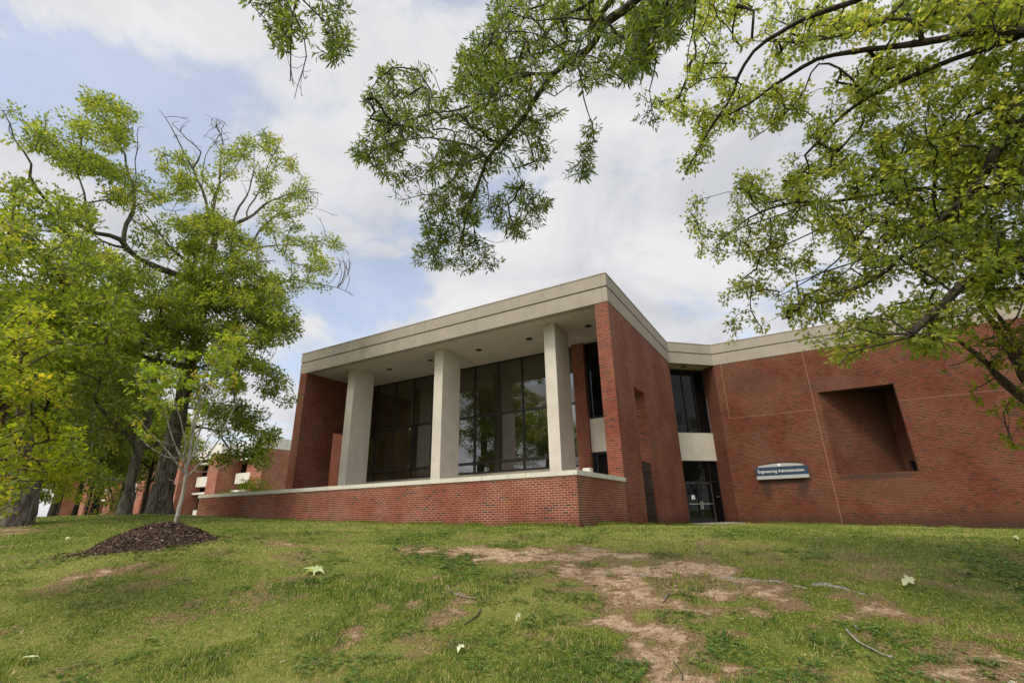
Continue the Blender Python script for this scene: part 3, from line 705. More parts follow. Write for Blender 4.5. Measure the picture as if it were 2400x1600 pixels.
def sign():
    s = thing('wall_sign', 'navy wall sign with white serif lettering and grey arched top on the brick wing', 'sign', (4.58, 16.67, 1.5))
    Y = 16.67
    m = MB(); m.box(3.36, 5.80, Y - .16, Y - .06, 1.69, 2.13); m.build('board', MT['navy'], s, bevel=.008)
    m = MB(); m.box(3.36, 5.795, Y - .18, Y - .06, 1.515, 1.687); m.build('lower_band', MT['grey'], s, bevel=.01)
    m = MB(); xs = np.linspace(3.52, 5.64, 17); top = [2.205 + .095 * (1 - ((x - 4.58) / 1.06) ** 2) for x in xs]
    b0 = [(3.52, 2.132), (5.64, 2.132)] + [(x, z) for x, z in zip(xs[::-1], top[::-1])]
    fr = [(x, Y - .17, z) for x, z in b0]; bk = [(x, Y - .07, z) for x, z in b0]
    m.poly(fr); m.poly(bk[::-1])
    for i in range(len(b0)):
        j = (i + 1) % len(b0); m.poly([fr[j], fr[i], bk[i], bk[j]])
    m.build('arched_top', MT['grey'], s)
    m = MB(); sh = [(-.07, .065), (-.07, -.005), (-.045, -.05), (0, -.085), (.045, -.05), (.07, -.005), (.07, .065), (0, .05)]
    pts = [(4.53 + a, Y - .176, 2.215 + c) for a, c in sh]; m.poly(pts); bk = [(p[0], Y - .165, p[2]) for p in pts]
    for i in range(len(pts)):
        j = (i + 1) % len(pts); m.poly([pts[j], pts[i], bk[i], bk[j]])
    m.build('emblem', MT['white'], s)
    for x in (3.7, 5.3):
        m = MB(); m.box(x, x + .1, Y - .06, Y, 1.6, 2.05); m.build('bracket', MT['black'], s)
    cu = bpy.data.curves.new('lettering', 'FONT'); cu.body = 'Engineering Administration'; cu.size = .2; cu.extrude = .004; cu.align_x = 'CENTER'; cu.offset = .0012
    tmp = bpy.data.objects.new('lettering_tmp', cu); COL.objects.link(tmp)
    dg = bpy.context.evaluated_depsgraph_get(); me = bpy.data.meshes.new_from_object(tmp.evaluated_get(dg)); bpy.data.objects.remove(tmp)
    v = np.array([q.co[:] for q in me.vertices]); w = v[:, 0].max() - v[:, 0].min(); k = 2.16 / w
    # thin serif feet are added as small bars under and over the stems of the capitals
    co = np.stack([4.545 + (v[:, 0] - (v[:, 0].max() + v[:, 0].min()) / 2) * k - 4.58, np.full(len(v), -.164) - v[:, 2], 1.85 + v[:, 1] * k * 1.05 - 1.5], -1)
    me.vertices.foreach_set('co', co.astype(np.float32).ravel()); me.flip_normals(); me.materials.clear(); me.materials.append(MT['white']); me.update()
    o = bpy.data.objects.new('lettering', me); COL.objects.link(o); o.parent = s
sign()
def notice():
    d = np.array([S2, S2]); nn = np.array([S2, -S2])
    p = DP + d * 1.02 + nn * .022
    m = MB(); m.seg(tuple(p), tuple(p + d * .22), -.004, 0, .62, .86); o = m.build('paper_notice', MT['paper'], loc=(p[0], p[1], .62))
    tag(o, 'white paper notice taped to the left glass entrance door', 'notice')
notice()

# ------------------------------------------------------------------ building in the distance, left
def far_building():
    b = thing('brick_building', 'distant red brick building with white fascia and saw-tooth bays behind the left trees', 'building', (-65, 24, .2))
    X0 = -49.2; step = 9.15; nb = 7
    path = [(X0, 34.0), (X0, 22.0)]
    w = MB(); pn = []
    x = X0
    cols = []
    for k in range(nb):
        x0 = X0 - k * step
        # projecting brick bay, 4.6 m wide, then a set-back window bay of 4.55 m
        w.box(x0 - 2.2, x0, 22.0, 30, -1, 8.12) if k else w.box(x0 - 2.2, x0, 22.0, 34, -1, 8.12)
        w.prism([(x0 - 2.2, 22.0), (x0 - 2.2, 26), (x0 - 5.2, 26), (x0 - 5.2, 24.0)], -1, 8.12)
        cols.append(x0)
        path += [(x0 - 2.2, 22.0), (x0 - 5.4, 24.1), (x0 - step, 24.1), (x0 - step, 22.0)]
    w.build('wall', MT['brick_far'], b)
    f = MB(); pth = path[::-1]; pth = [p for p in path]
    # walls run to the left, so the outside is on the left of travel
    pth = pth[::-1]
    band(f, pth, -.4, .04, 8.12, 9.42)
    f.build('fascia', MT['white_conc'], b)
    r = MB(); r.box(X0 - nb * step, X0 - .3, 24.5, 40, 8.6, 9.2); r.build('roof', MT['floor'], b)
    for x0 in cols:
        g = MB(); g.box(x0 - step, x0 - 5.2, 25.0, 25.2, -.5, 8.12); g.build('window', MT['glass_dark'], b)
    for x0 in cols:
        q = MB(); q.box(x0 - 8.7, x0 - 5.25, 24.1, 25.0, 4.45, 5.75); q.build('spandrel_panel', MT['white_conc'], b)
        q = MB(); q.box(x0 - 9.1, x0 - 5.25, 24.0, 25.0, 3.45, 3.70); q.build('ledge', MT['white_conc'], b)
        q = MB(); q.box(x0 - 9.1, x0 - 5.25, 24.0, 25.0, 7.4, 7.6); q.build('ledge', MT['white_conc'], b)
        q = MB(); q.box(x0 - 8.4, x0 - 6.2, 24.25, 24.95, -.5, 1.45); q.build('base_panel', MT['white_conc'], b)
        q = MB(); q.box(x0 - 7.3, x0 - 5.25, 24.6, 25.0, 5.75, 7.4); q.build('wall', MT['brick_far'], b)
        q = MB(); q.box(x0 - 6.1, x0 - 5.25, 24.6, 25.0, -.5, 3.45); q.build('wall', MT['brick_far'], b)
far_building()

# ------------------------------------------------------------------ lamp post
def lamp_post():
    g = ground_hit(197, 1216); p = at(197, 1218, 40); z0 = .15
    t = thing('lamp_post', 'slim black lamp post with a short arm in front of the distant building', 'lamp post', (p[0], p[1], z0))
    m = MB(); m.tube([(p[0], p[1], z0), (p[0], p[1], z0 + 3.6)], [.085, .07], 10); m.build('pole', MT['black'], t)
    m = MB(); m.tube([(p[0], p[1], z0), (p[0], p[1], z0 + .12)], [.16, .15], 10); m.build('base', MT['black'], t)
    a = RH * .62
    m = MB(); m.seg((p[0], p[1]), (p[0] + a[0], p[1] + a[1]), -.09, .09, z0 + 3.5, z0 + 3.64); m.build('lamp_head', MT['black'], t)
lamp_post()

# ------------------------------------------------------------------ trees
def ath(px, py, hd):                                          # point on a pixel's sight line at a horizontal distance
    d = ray(px, py); return CAMP + d * (hd / np.hypot(d[0], d[1]))
def conv(pts, ox=0, oy=0, s=2352 / 2400): return [(ox + p[0] / s, oy + p[1] / s) for p in pts]
def inpoly(x, y, P):
    P = np.array(P); ins = np.zeros(len(x), bool); j = len(P) - 1
    for i in range(len(P)):
        c = ((P[i, 1] > y) != (P[j, 1] > y)) & (x < (P[j, 0] - P[i, 0]) * (y - P[i, 1]) / (P[j, 1] - P[i, 1] + 1e-9) + P[i, 0])
        ins ^= c; j = i
    return ins
def clump_pts(poly, spacing, dens, hd, spread, noise_px=60, seed=0, amp=4.0):
    P = np.array(poly); x0, y0 = P.min(0); x1, y1 = P.max(0)
    n = int((x1 - x0) * (y1 - y0) / spacing ** 2)
    x = rng.uniform(x0, x1, n); y = rng.uniform(y0, y1, n)
    jx = (fbm(x / 35, y / 35, 3, 3 + seed) - .5) * 45; jy = (fbm(x / 35, y / 35, 3, 9 + seed) - .5) * 45
    ok = inpoly(x + jx, y + jy, poly)
    g = fbm(x / noise_px, y / noise_px, 4, 21 + seed)
    ok &= rng.random(n) < np.clip((g - .5) * amp + dens, 0.03, 1)
    x, y = x[ok], y[ok]
    h0, h1 = hd if isinstance(hd, tuple) else (hd, hd)
    t = (x - x0) / (x1 - x0 + 1e-6)
    d = h0 + (h1 - h0) * t + np.clip(rng.normal(0, spread, len(x)), -2 * spread, 2 * spread)
    return np.array([ath(a, b, c) for a, b, c in zip(x, y, d)]).reshape(-1, 3)
def smooth_path(P, r0, r1, seg, wob=0.0):
    P = np.array(P, float); P = P[np.concatenate([[True], np.linalg.norm(np.diff(P, axis=0), axis=1) > 1e-4])]
    d = np.concatenate([[0], np.cumsum(np.linalg.norm(np.diff(P, axis=0), axis=1))])
    n = max(3, int(d[-1] / seg) + 1); t = np.linspace(0, d[-1], n)
    # Catmull-Rom like smoothing through cubic Hermite
    T = np.gradient(P, d, axis=0) if len(P) > 2 else np.repeat(((P[1] - P[0]) / d[-1])[None], 2, 0)
    i = np.clip(np.searchsorted(d, t, side='right') - 1, 0, len(P) - 2); h = (d[i + 1] - d[i]); u = ((t - d[i]) / h)[:, None]; h = h[:, None]
    Q = (2 * u ** 3 - 3 * u ** 2 + 1) * P[i] + (u ** 3 - 2 * u ** 2 + u) * h * T[i] + (-2 * u ** 3 + 3 * u ** 2) * P[i + 1] + (u ** 3 - u ** 2) * h * T[i + 1]
    if wob:
        w = rng.normal(0, wob, Q.shape); w[0] = 0; w[-1] = 0
        Q = Q + (w + np.roll(w, 1, 0)) / 2
    rr = r0 + (r1 - r0) * (t / d[-1]) ** .8
    return Q, rr
class Tree:
    def __init__(s, seg=.3, tip=.004, expo=.42, wob=.02):
        s.seg, s.tip, s.expo, s.wob = seg, tip, expo, wob
        s.limbs = []; s.pos = []; s.par = []; s.lr = []
    def limb(s, P, r0, r1, attach=True, wob=None):
        """P: list of world points; the first point is joined to the nearest limb already there"""
        P = [np.array(p, float) for p in P]; par = -1
        if attach and s.pos:
            A = np.array(s.pos); d = np.linalg.norm(A - P[0], axis=1); par = int(d.argmin())
            if d[par] > s.seg * .5: P = [A[par]] + P
        Q, rr = smooth_path(P, r0, r1, s.seg, s.wob if wob is None else wob); s.limbs.append((Q, rr))
        for i, (q, r) in enumerate(zip(Q, rr)):
            s.pos.append(q); s.par.append(par if i == 0 else len(s.pos) - 2); s.lr.append(r)
    def grow(s, A, curve=.30, bare=None):
        """attach every attractor to the nearest wood, nearest ones first"""
        n0 = len(s.pos); cap = n0 + len(A) * 8 + 10
        pos = np.zeros((cap, 3)); pos[:n0] = s.pos; par = np.full(cap, -1); par[:n0] = s.par; n = n0
        d0 = np.array([np.min(((pos[:n0] - a) ** 2).sum(1)) for a in A]); tips = []
        for ai in np.argsort(d0):
            a = A[ai]; d2 = ((pos[:n] - a) ** 2).sum(1); k = int(d2.argmin()); L = math.sqrt(d2[k])
            m = min(6, max(1, int(L / s.seg + .5))); b = pos[k]
            pd = b - pos[par[k]] if par[k] >= 0 else a - b
            pd = pd / (np.linalg.norm(pd) + 1e-9) * L * curve
            last = k
            for i in range(1, m + 1):
                t = i / m; p = (1 - t) ** 2 * b + 2 * t * (1 - t) * ((a + b) / 2 + pd * .5) + t * t * a
                if i < m: p = p + rng.normal(0, s.wob, 3)
                pos[n] = p; par[n] = last; last = n; n += 1
            tips.append(last)
        if bare is not None and len(bare):
            nl = len(tips); m0 = n0; ex_p, ex_q = [], []
            for a in bare:
                d2 = ((pos[:m0] - a) ** 2).sum(1); d2 = d2 * (1 + .5 * rng.random(m0)); k = int(d2.argmin()); L = math.sqrt(d2[k]); b = pos[k]
                pd = b - pos[par[k]] if par[k] >= 0 else a - b; pd = pd / (np.linalg.norm(pd) + 1e-9) * L * .25
                last = k; m = min(7, max(2, int(L / s.seg * 1.3)))
                ex_p += [np.zeros(3)] * m
                for i in range(1, m + 1):
                    t = i / m; q = (1 - t) ** 2 * b + 2 * t * (1 - t) * ((a + b) / 2 + pd) + t * t * a + (rng.normal(0, s.wob * .4, 3) if i < m else 0)
                    if n + 1 >= len(pos): pos = np.concatenate([pos, np.zeros((4000, 3))]); par = np.concatenate([par, np.full(4000, -1)])
                    pos[n] = q; par[n] = last; last = n; n += 1
                tips.append(last)
                if rng.random() < .8 and m >= 3:          # a side twig
                    j = n - 2; q = pos[j] + (a - pos[j]) * .6 + rng.normal(0, 1, 3) * min(.12 * L, s.seg * .5)
                    if n + 1 >= len(pos): pos = np.concatenate([pos, np.zeros((4000, 3))]); par = np.concatenate([par, np.full(4000, -1)])
                    pos[n] = q; par[n] = j; tips.append(n); n += 1
            s.nleaf = nl
        s.P = pos[:n]; s.par = par[:n]; s.n0 = n0; s.tips = np.array(tips)
        cnt = np.zeros(n)
        cnt[s.tips] += 1
        for i in range(n - 1, -1, -1):
            if s.par[i] >= 0 and s.par[i] < i: cnt[s.par[i]] += cnt[i]
        s.rad = s.tip * np.maximum(cnt, 1) ** s.expo
        d = s.P[s.tips] - s.P[s.par[s.tips]]; s.tdir = d / (np.linalg.norm(d, axis=1)[:, None] + 1e-9)
    def wood(s, mat, parent, sides=9, min_r=0.0, name='trunk', flare=None):
        V = []; F = []; nb = 0
        def add(P, r, n):
            nonlocal nb
            v, f = tube_geo(P, r, n, False); V.append(v); F.extend([[nb + i for i in q] for q in f]); nb += len(v)
        for li, (Q, rr) in enumerate(s.limbs):
            r2 = rr * (1 + .10 * np.sin(np.arange(len(rr)) * 1.7 + li)) if len(rr) > 6 else rr
            add(Q, r2, sides if rr[0] > .05 else 6)
        n = len(s.P); kids = [[] for _ in range(n)]
        for i in range(s.n0, n): kids[s.par[i]].append(i)
        stack = []
        for i in range(s.n0):
            for k in kids[i]: stack.append((i, k))
        while stack:
            a, b = stack.pop(); path = [a, b]
            while kids[b]:
                ks = sorted(kids[b], key=lambda q: -s.rad[q])
                for q in ks[1:]: stack.append((b, q))
                b = ks[0]; path.append(b)
            P = s.P[path]; r = s.rad[path].copy(); r[0] = min(r[1] * 1.15, s.lr[a] if a < s.n0 else r[0]); r[-1] *= .5; r = np.maximum(r, min_r)
            add(P, r, 5 if r[0] > .012 else 3)
        o = mesh_obj(name, np.concatenate(V), F, mat, parent, smooth=True)
        return o
LEAF = {
    'lance': np.array([(0, 0), (.3, .11), (.62, .10), (1, 0), (.62, -.10), (.3, -.11)]),
    'lobed': np.array([(0, 0), (.14, .05), (.20, .30), (.34, .10), (.50, .42), (.60, .12), (.80, .26), (.80, .08), (1, 0), (.80, -.08), (.80, -.26), (.60, -.12), (.50, -.42), (.34, -.10), (.20, -.30), (.14, -.05)]),
    'maple': np.array([(0, 0), (.10, .38), (.30, .22), (.46, .52), (.62, .18), (1, 0), (.62, -.18), (.46, -.52), (.30, -.22), (.10, -.38)]),
    'dia': np.array([(0, 0), (.45, .24), (1, 0), (.45, -.24)]),
    'spray': np.array([(0, 0), (.35, .30), (.52, .10), (1, .16), (.66, -.06), (.60, -.30), (.30, -.12)]),
}
def leaves(tree, mat, parent, kind, k, size, spread, droop=.3, out=.6, keep=None, back=.0, tint=(.5, .22), name='crown', szvar=.4, flat=0.0, tipmask=None):
    T = tree.P[tree.tips]; D = tree.tdir; B = tree.P[tree.par[tree.tips]]
    if tipmask is not None: T, D, B = T[tipmask], D[tipmask], B[tipmask]
    n = len(T); i = np.repeat(np.arange(n), k); N = len(i)
    t = rng.random(N) ** 1.0 * back
    pos = T[i] * (1 - t[:, None]) + B[i] * t[:, None]
    rad = rng.normal(0, 1, (N, 3)); rad /= np.linalg.norm(rad, axis=1)[:, None]
    pos = pos + rad * (rng.random(N) ** .6 * spread)[:, None] * np.array([1, 1, .75])
    d = D[i] * out + rad * .9 + np.array([0, 0, -1.0]) * droop; d /= np.linalg.norm(d, axis=1)[:, None]
    q = rng.normal(0, 1, (N, 3)); q[:, 2] += flat * np.sign(q[:, 2] + .3)
    nrm = q - d * (q * d).sum(1)[:, None]; nrm /= np.linalg.norm(nrm, axis=1)[:, None] + 1e-9
    s = np.cross(nrm, d)
    sz = size * (1 + rng.uniform(-szvar, szvar, N))
    P = LEAF[kind]
    V = pos[:, None] + (P[None, :, 0, None] * d[:, None] + P[None, :, 1, None] * s[:, None]) * sz[:, None, None]
    # a slight fold along the midrib / curl at the tip
    V = V + nrm[:, None] * ((np.abs(P[None, :, 1, None]) * .35 - P[None, :, 0, None] ** 2 * .18) * sz[:, None, None])
    ct = rng.normal(0, tint[1] * .8, n); tn = np.clip(tint[0] + ct[i] + rng.normal(0, tint[1] * .6, N), 0, 1)
    return bulk_mesh(name, V, len(P), mat, parent, tn)

# --- willow oak whose limb hangs over the middle of the lawn
def overhanging_oak():
    base = lv(3.4, -3.4); base[2] = float(H(base[0], base[1]))
    t = thing('oak_tree', 'narrow-leaved oak whose dark limb hangs down over the middle of the portico roof', 'tree', base)
    T = Tree(seg=.16, tip=.0034, expo=.43, wob=.011)
    top = base + np.array([0.1, .2, 8.4])
    T.limb([base - [0, 0, .2], base + [0, 0, .5], base + [.05, .1, 4], top, top + [.2, .3, 3.5]], .52, .30, wob=.0)
    hd = lambda y: 4.05 + max(0, y) * .0043
    A = lambda pts, off=0: [ath(x, y, hd(y) + off) for x, y in pts]
    V = lambda pts, off=0: A(conv(pts), off)
    main = V([(1560, -95), (1490, -28), (1440, 18), (1384, 66), (1360, 110), (1300, 146), (1250, 200), (1215, 250), (1180, 300), (1120, 360), (1095, 425), (1072, 500), (1060, 560)])
    T.limb([top + [0, .1, -1.2], (top + main[0]) / 2 + [0, 0, .5]] + main, .15, .014, wob=.012)
    T.limb(A([(1455, -60), (1440, -10), (1405, 40), (1384, 66)]), .055, .035)
    Z = lambda pts, off=0: A(conv(pts, 500, 0, 2.306), off)
    for pts, r in (([(1830, 400), (1740, 400), (1600, 440), (1500, 510), (1380, 580), (1260, 600), (1080, 640), (940, 680)], .028), ([(1720, 470), (1560, 520), (1440, 590), (1300, 680)], .016),
                   ([(1470, 845), (1430, 810), (1330, 778), (1250, 760), (1190, 748), (1040, 755), (900, 790)], .022), ([(1330, 780), (1260, 840), (1180, 920)], .012), ([(1460, 845), (1380, 870), (1280, 990), (1180, 1060)], .014),
                   ([(1510, 835), (1580, 835), (1620, 900), (1670, 990), (1680, 1080)], .016), ([(1450, 930), (1480, 990), (1490, 1100), (1488, 1180)], .010), ([(1380, 1080), (1300, 1230), (1220, 1330)], .012), ([(1375, 1130), (1420, 1260), (1430, 1370)], .011),
                   ([(1970, 320), (1985, 420), (1995, 500), (2020, 590), (2045, 650), (2058, 740), (2050, 790), (2010, 840), (1960, 900)], .012), ([(1800, 500), (1840, 520), (1900, 480), (1960, 440)], .011),
                   ([(1990, 230), (1900, 220), (1830, 270), (1700, 300), (1500, 320), (1380, 260)], .020), ([(2040, 110), (1900, 90), (1740, 110), (1600, 60)], .020), ([(2050, 120), (2010, 40), (1940, -40)], .016), ([(1920, 320), (1880, 250), (1740, 180), (1500, 180)], .012),
                   ([(2120, 110), (2200, 200), (2180, 330), (2120, 430)], .012), ([(1640, 680), (1740, 640), (1790, 720)], .010)):
        T.limb(Z(pts, rng.uniform(-.3, .3)), r, .005)
    # second limb, top left, and a hanging one at the top right
    k = A([(820, -210), (760, -110), (712, -30), (690, 15), (682, 60), (680, 110), (681, 190)], .3)
    T.limb([top + [0, 0, 1.0], (top + k[0]) / 2 + [0, 0, 1.0]] + k, .07, .006)
    T.limb(A([(690, 30), (712, 90), (716, 140), (700, 190), (690, 230)], .3), .009, .004)
    T.limb(A([(700, -10), (750, 40), (790, 90), (800, 130)], .3), .010, .004); T.limb(A([(700, -20), (640, 10), (590, 15)], .3), .010, .004)
    h = conv([(340, 0), (290, 100), (265, 190), (290, 260), (270, 350), (250, 440)], 1400, 0, 2.063)
    T.limb(A([(1590, -90)] + h[:1]) + A(h), .045, .006)
    h = conv([(470, 0), (460, 150), (435, 290), (437, 385)], 1400, 0, 2.063); T.limb(A([(1640, -80)] + h), .016, .004)
    h = conv([(560, 0), (600, 110), (590, 200)], 1400, 0, 2.063); T.limb(A([(1690, -60)] + h), .012, .004)
    sp = 9.2; cl = []
    def C(poly, dens, h, spread=.45, z=None, s=sp):
        cl.append(clump_pts(conv(poly) if z is None else conv(poly, *z), s, dens + .26, h, spread, 60, len(cl), 3.0))
    C([(830, 230), (880, 155), (1000, 150), (1010, 205), (1050, 215), (1080, 260), (1060, 330), (1000, 400), (920, 430), (870, 410), (830, 370), (806, 345), (840, 300)], .62, (6.1, 5.8))
    C([(1060, 100), (1110, 60), (1140, -40), (1430, -40), (1420, 20), (1350, 110), (1270, 190), (1200, 260), (1100, 270), (1030, 210), (1040, 150)], .66, (5.1, 4.7), .5)
    C([(1060, 260), (1200, 250), (1250, 225), (1262, 330), (1190, 385), (1110, 410), (1040, 410), (1000, 390)], .45, 5.9)
    C([(880, 410), (1000, 400), (1110, 400), (1120, 470), (1080, 520), (1010, 530), (960, 515), (930, 480), (900, 450)], .50, 6.4)
    C([(955, 560), (1010, 510), (1090, 525), (1150, 585), (1140, 610), (1090, 632), (1040, 617), (990, 627), (953, 605)], .72, 7.0, .4)
    C([(1130, 440), (1200, 408), (1240, 438), (1268, 470), (1242, 515), (1190, 548), (1140, 522), (1120, 480)], .66, 6.7, .4)
    C([(1260, 170), (1370, 120), (1400, 60), (1480, -30), (1600, -30), (1560, 60), (1520, 130), (1480, 175), (1425, 205), (1370, 195), (1320, 200)], .48, (4.9, 4.7))
    C([(1470, -30), (1600, -30), (1590, 60), (1540, 120), (1480, 150), (1430, 110)], .55, 4.6)
    C([(1345, 275), (1374, 300), (1362, 350), (1342, 405), (1320, 420), (1296, 395), (1302, 362), (1338, 350)], .5, 5.9, .15)
    C([(1443, 215), (1500, 225), (1522, 280), (1470, 282), (1445, 245)], .5, 5.3, .2)
    C([(1230, 340), (1262, 300), (1268, 350), (1240, 370)], .5, 6.0, .2)
    C([(1200, 330), (1260, 250), (1300, 240), (1290, 280), (1250, 360), (1225, 380)], .4, 5.9, .3)
    C([(580, -50), (790, -50), (810, 40), (802, 110), (775, 148), (722, 120), (690, 85), (640, 105), (612, 50), (540, 0)], .50, 4.9, .35)
    C([(615, 85), (650, 80), (665, 115), (640, 130)], .3, 4.9, .2)
    leafy = np.concatenate(cl)
    bare = np.concatenate([clump_pts(conv([(620, 110), (670, 90), (735, 130), (690, 235), (640, 190)]), 20, .5, 5.2, .25), clump_pts(conv([(1130, 520), (1200, 540), (1190, 600)]), 22, .5, 6.8, .2), clump_pts(conv([(1290, 240), (1330, 235), (1330, 270)]), 22, .5, 5.6, .2)])
    T.grow(leafy, bare=bare)
    # remember which tips carry leaves
    mask = np.arange(len(T.tips)) < T.nleaf
    T.wood(MT['bark_limb'], t, 12, .0025)
    leaves(T, MT['leaf_willow'], t, 'lance', 13, .078, .075, droop=.25, out=.7, tint=(.42, .25), back=.6, tipmask=mask)
overhanging_oak()

# --- pin oak reaching in from the right
def right_oak():
    base = lv(11.0, 4.2); base[2] = float(H(base[0], base[1]))
    t = thing('oak_tree', 'broad-leaved oak reaching in from the right side with dark limbs and bright green leaves', 'tree', base)
    T = Tree(seg=.18, tip=.0038, expo=.43, wob=.013)
    T.limb([base - [0, 0, .2], base + [0, 0, .6], base + [-.05, 0, 4], base + [.1, .1, 8.5], base + [0, .2, 12]], .48, .22, wob=0)
    A = lambda pts, h0, h1: [ath(x, y, h0 + (h1 - h0) * i / (len(pts) - 1)) for i, (x, y) in enumerate(pts)]
    def from_trunk(z, pts, r0, r1):
        a = base + np.array([0, 0, z]); T.limb([a, a * .5 + np.array(pts[0]) * .5 + np.array([0, 0, .35])] + list(pts), r0 * 1.25, r1 * 1.2)
    from_trunk(9.0, A([(2440, 70), (2400, 73), (2292, 73), (2176, 97), (2088, 114), (2006, 121), (1928, 136), (1856, 175), (1759, 238), (1700, 275)], 6.6, 6.3), .11, .012)
    from_trunk(10.5, A([(2120, -60), (2011, 0), (1914, 34), (1846, 63), (1778, 111), (1730, 179), (1720, 218), (1671, 291), (1633, 359), (1605, 410)], 5.6, 6.6), .085, .010)
    from_trunk(8.6, A([(2440, 60), (2400, 78), (2297, 116), (2176, 165), (2103, 194), (2030, 233), (1972, 276), (1924, 320), (1885, 364)], 6.6, 7.0), .09, .012)
    from_trunk(6.4, A([(2440, 240), (2400, 291), (2345, 349), (2302, 427), (2239, 485), (2200, 519)], 7.2, 7.0), .10, .035)
    from_trunk(4.6, A([(2450, 585), (2400, 601), (2350, 620), (2272, 654), (2224, 698), (2175, 746), (2133, 785)], 7.4, 6.4), .10, .03)
    from_trunk(5.4, A([(2440, 420), (2300, 440), (2180, 440), (2079, 451), (2006, 465), (1909, 473), (1831, 480), (1768, 504), (1690, 560)], 7.6, 8.0), .06, .009)
    L = lambda pts, h0, h1, r, r1=.006: T.limb(A(pts, h0, h1), r * 1.35, r1)
    Z = lambda p: conv(p, 1400, 0, 2.063)
    L(Z([(1250, 400), (1050, 330), (1000, 440), (900, 560), (740, 680)]), 6.6, 7.0, .014)
    L(Z([(1550, 120), (1300, 130), (1150, 180), (900, 210), (760, 200)]), 6.3, 6.3, .02)
    L(Z([(1200, 0), (1180, 100), (1060, 120)]), 5.8, 6.2, .012); L(Z([(640, 370), (480, 400), (390, 480)]), 6.3, 6.5, .012); L(Z([(590, 560), (500, 680), (470, 830)]), 6.6, 6.8, .010)
    L(Z([(700, 430), (560, 520), (420, 560)]), 6.5, 6.6, .009)
    L(Z([(2000, 520), (1800, 560), (1700, 720), (1580, 690), (1500, 620)]), 7.2, 7.0, .03); L(Z([(1940, 740), (1840, 710), (1700, 700)]), 7.1, 6.9, .02)
    L(Z([(1860, 880), (1760, 960), (1650, 1070)]), 7.0, 6.8, .03, .012); L(Z([(1650, 1070), (1500, 1120), (1400, 1160)]), 6.9, 7.2, .02)
    L(Z([(1660, 1130), (1500, 1220), (1380, 1330), (1250, 1390), (1080, 1440)]), 7.0, 7.4, .024); L(Z([(1380, 1040), (1240, 1160), (1130, 1290), (1000, 1370), (860, 1440)]), 7.4, 7.8, .018); L(Z([(1500, 1270), (1600, 1290), (1640, 1380)]), 7.0, 6.8, .012)
    L(Z([(1300, 1240), (1100, 1310), (960, 1360)]), 7.4, 7.6, .012); L(Z([(1250, 1050), (1000, 1140), (860, 1200), (680, 1230)]), 7.6, 7.9, .014); L(Z([(1030, 980), (880, 1040), (700, 1100), (600, 1140)]), 7.8, 8.0, .010); L(Z([(900, 980), (760, 940), (630, 930)]), 7.8, 8.0, .009)
    Y = lambda p: conv(p, 1650, 600, 3.136)
    L(Y([(1510, 570), (1380, 570), (1260, 580), (1160, 570), (1100, 530)]), 6.4, 6.3, .013); L(Y([(1530, 590), (1440, 620), (1250, 660), (1080, 700), (1000, 800)]), 6.3, 5.9, .012); L(Y([(1500, 560), (1380, 470), (1200, 440)]), 6.4, 6.6, .010)
    L(Y([(1600, 540), (1750, 600), (1840, 690)]), 6.4, 6.3, .010); L(Y([(1680, 460), (1820, 450), (1960, 440)]), 6.6, 6.8, .012)
    L(Y([(1850, 270), (1650, 130), (1500, 60), (1300, 90), (1130, 100)]), 6.9, 7.2, .016)
    L(Y([(700, 280), (880, 240), (1050, 110), (1150, 0)]), 7.6, 7.2, .012); L(Y([(900, 230), (740, 300), (680, 370)]), 7.6, 7.6, .008); L(Y([(1100, 240), (1230, 200), (1350, 90), (1480, 0)]), 7.2, 7.0, .016)
    cl = []
    def C(poly, dens, h, spread=.5, s=14.5): cl.append(clump_pts(conv(poly), s * .80, dens + .02, tuple(q + .55 for q in h) if isinstance(h, tuple) else h + .55, spread, 55, 40 + len(cl)))
    C([(1560, -40), (1800, -40), (1790, 90), (1760, 190), (1700, 260), (1640, 330), (1600, 400), (1555, 410), (1550, 370), (1580, 290), (1525, 250), (1500, 235), (1560, 180), (1600, 110)], .60, 6.4)
    C([(1780, -40), (2200, -40), (2180, 60), (2050, 90), (1950, 110), (1850, 130), (1790, 170), (1760, 90)], .56, 6.2)
    C([(2150, -40), (2640, -40), (2640, 140), (2250, 140), (2140, 80)], .66, 6.6)
    C([(1700, 270), (1760, 200), (1900, 165), (2020, 120), (2100, 120), (2020, 190), (1900, 235), (1800, 300), (1730, 300)], .40, 6.7)
    C([(1900, 250), (1980, 200), (2100, 150), (2640, 110), (2640, 420), (2200, 420), (2000, 400), (1850, 400), (1790, 390), (1810, 330)], .60, 7.2, .7)
    C([(1850, 380), (2640, 400), (2640, 660), (2260, 690), (2200, 640), (2050, 620), (1930, 570), (1840, 480), (1800, 420)], .72, 7.3, .8)
    C([(2000, 300), (2640, 250), (2640, 600), (2100, 600)], .45, 8.2, .6)
    C([(1580, 460), (1640, 400), (1730, 390), (1850, 400), (1860, 500), (1900, 560), (1840, 620), (1740, 600), (1640, 600), (1600, 570), (1570, 545)], .58, 7.9)
    C([(1660, 690), (1700, 640), (1760, 590), (1900, 600), (1960, 650), (1930, 700), (1900, 760), (1850, 780), (1800, 750), (1750, 815), (1735, 770), (1690, 775), (1660, 740)], .60, 7.6, .5)
    C([(1850, 600), (2050, 600), (2100, 640), (1960, 690), (1880, 680)], .5, 7.4)
    C([(2100, 640), (2230, 640), (2640, 620), (2640, 690), (2300, 700), (2240, 690), (2120, 700)], .72, 7.0, .4)
    C([(2030, 700), (2080, 680), (2200, 690), (2290, 700), (2260, 760), (2230, 800), (2170, 790), (2110, 800), (2060, 790), (2010, 770)], .74, 6.4, .35, 18)
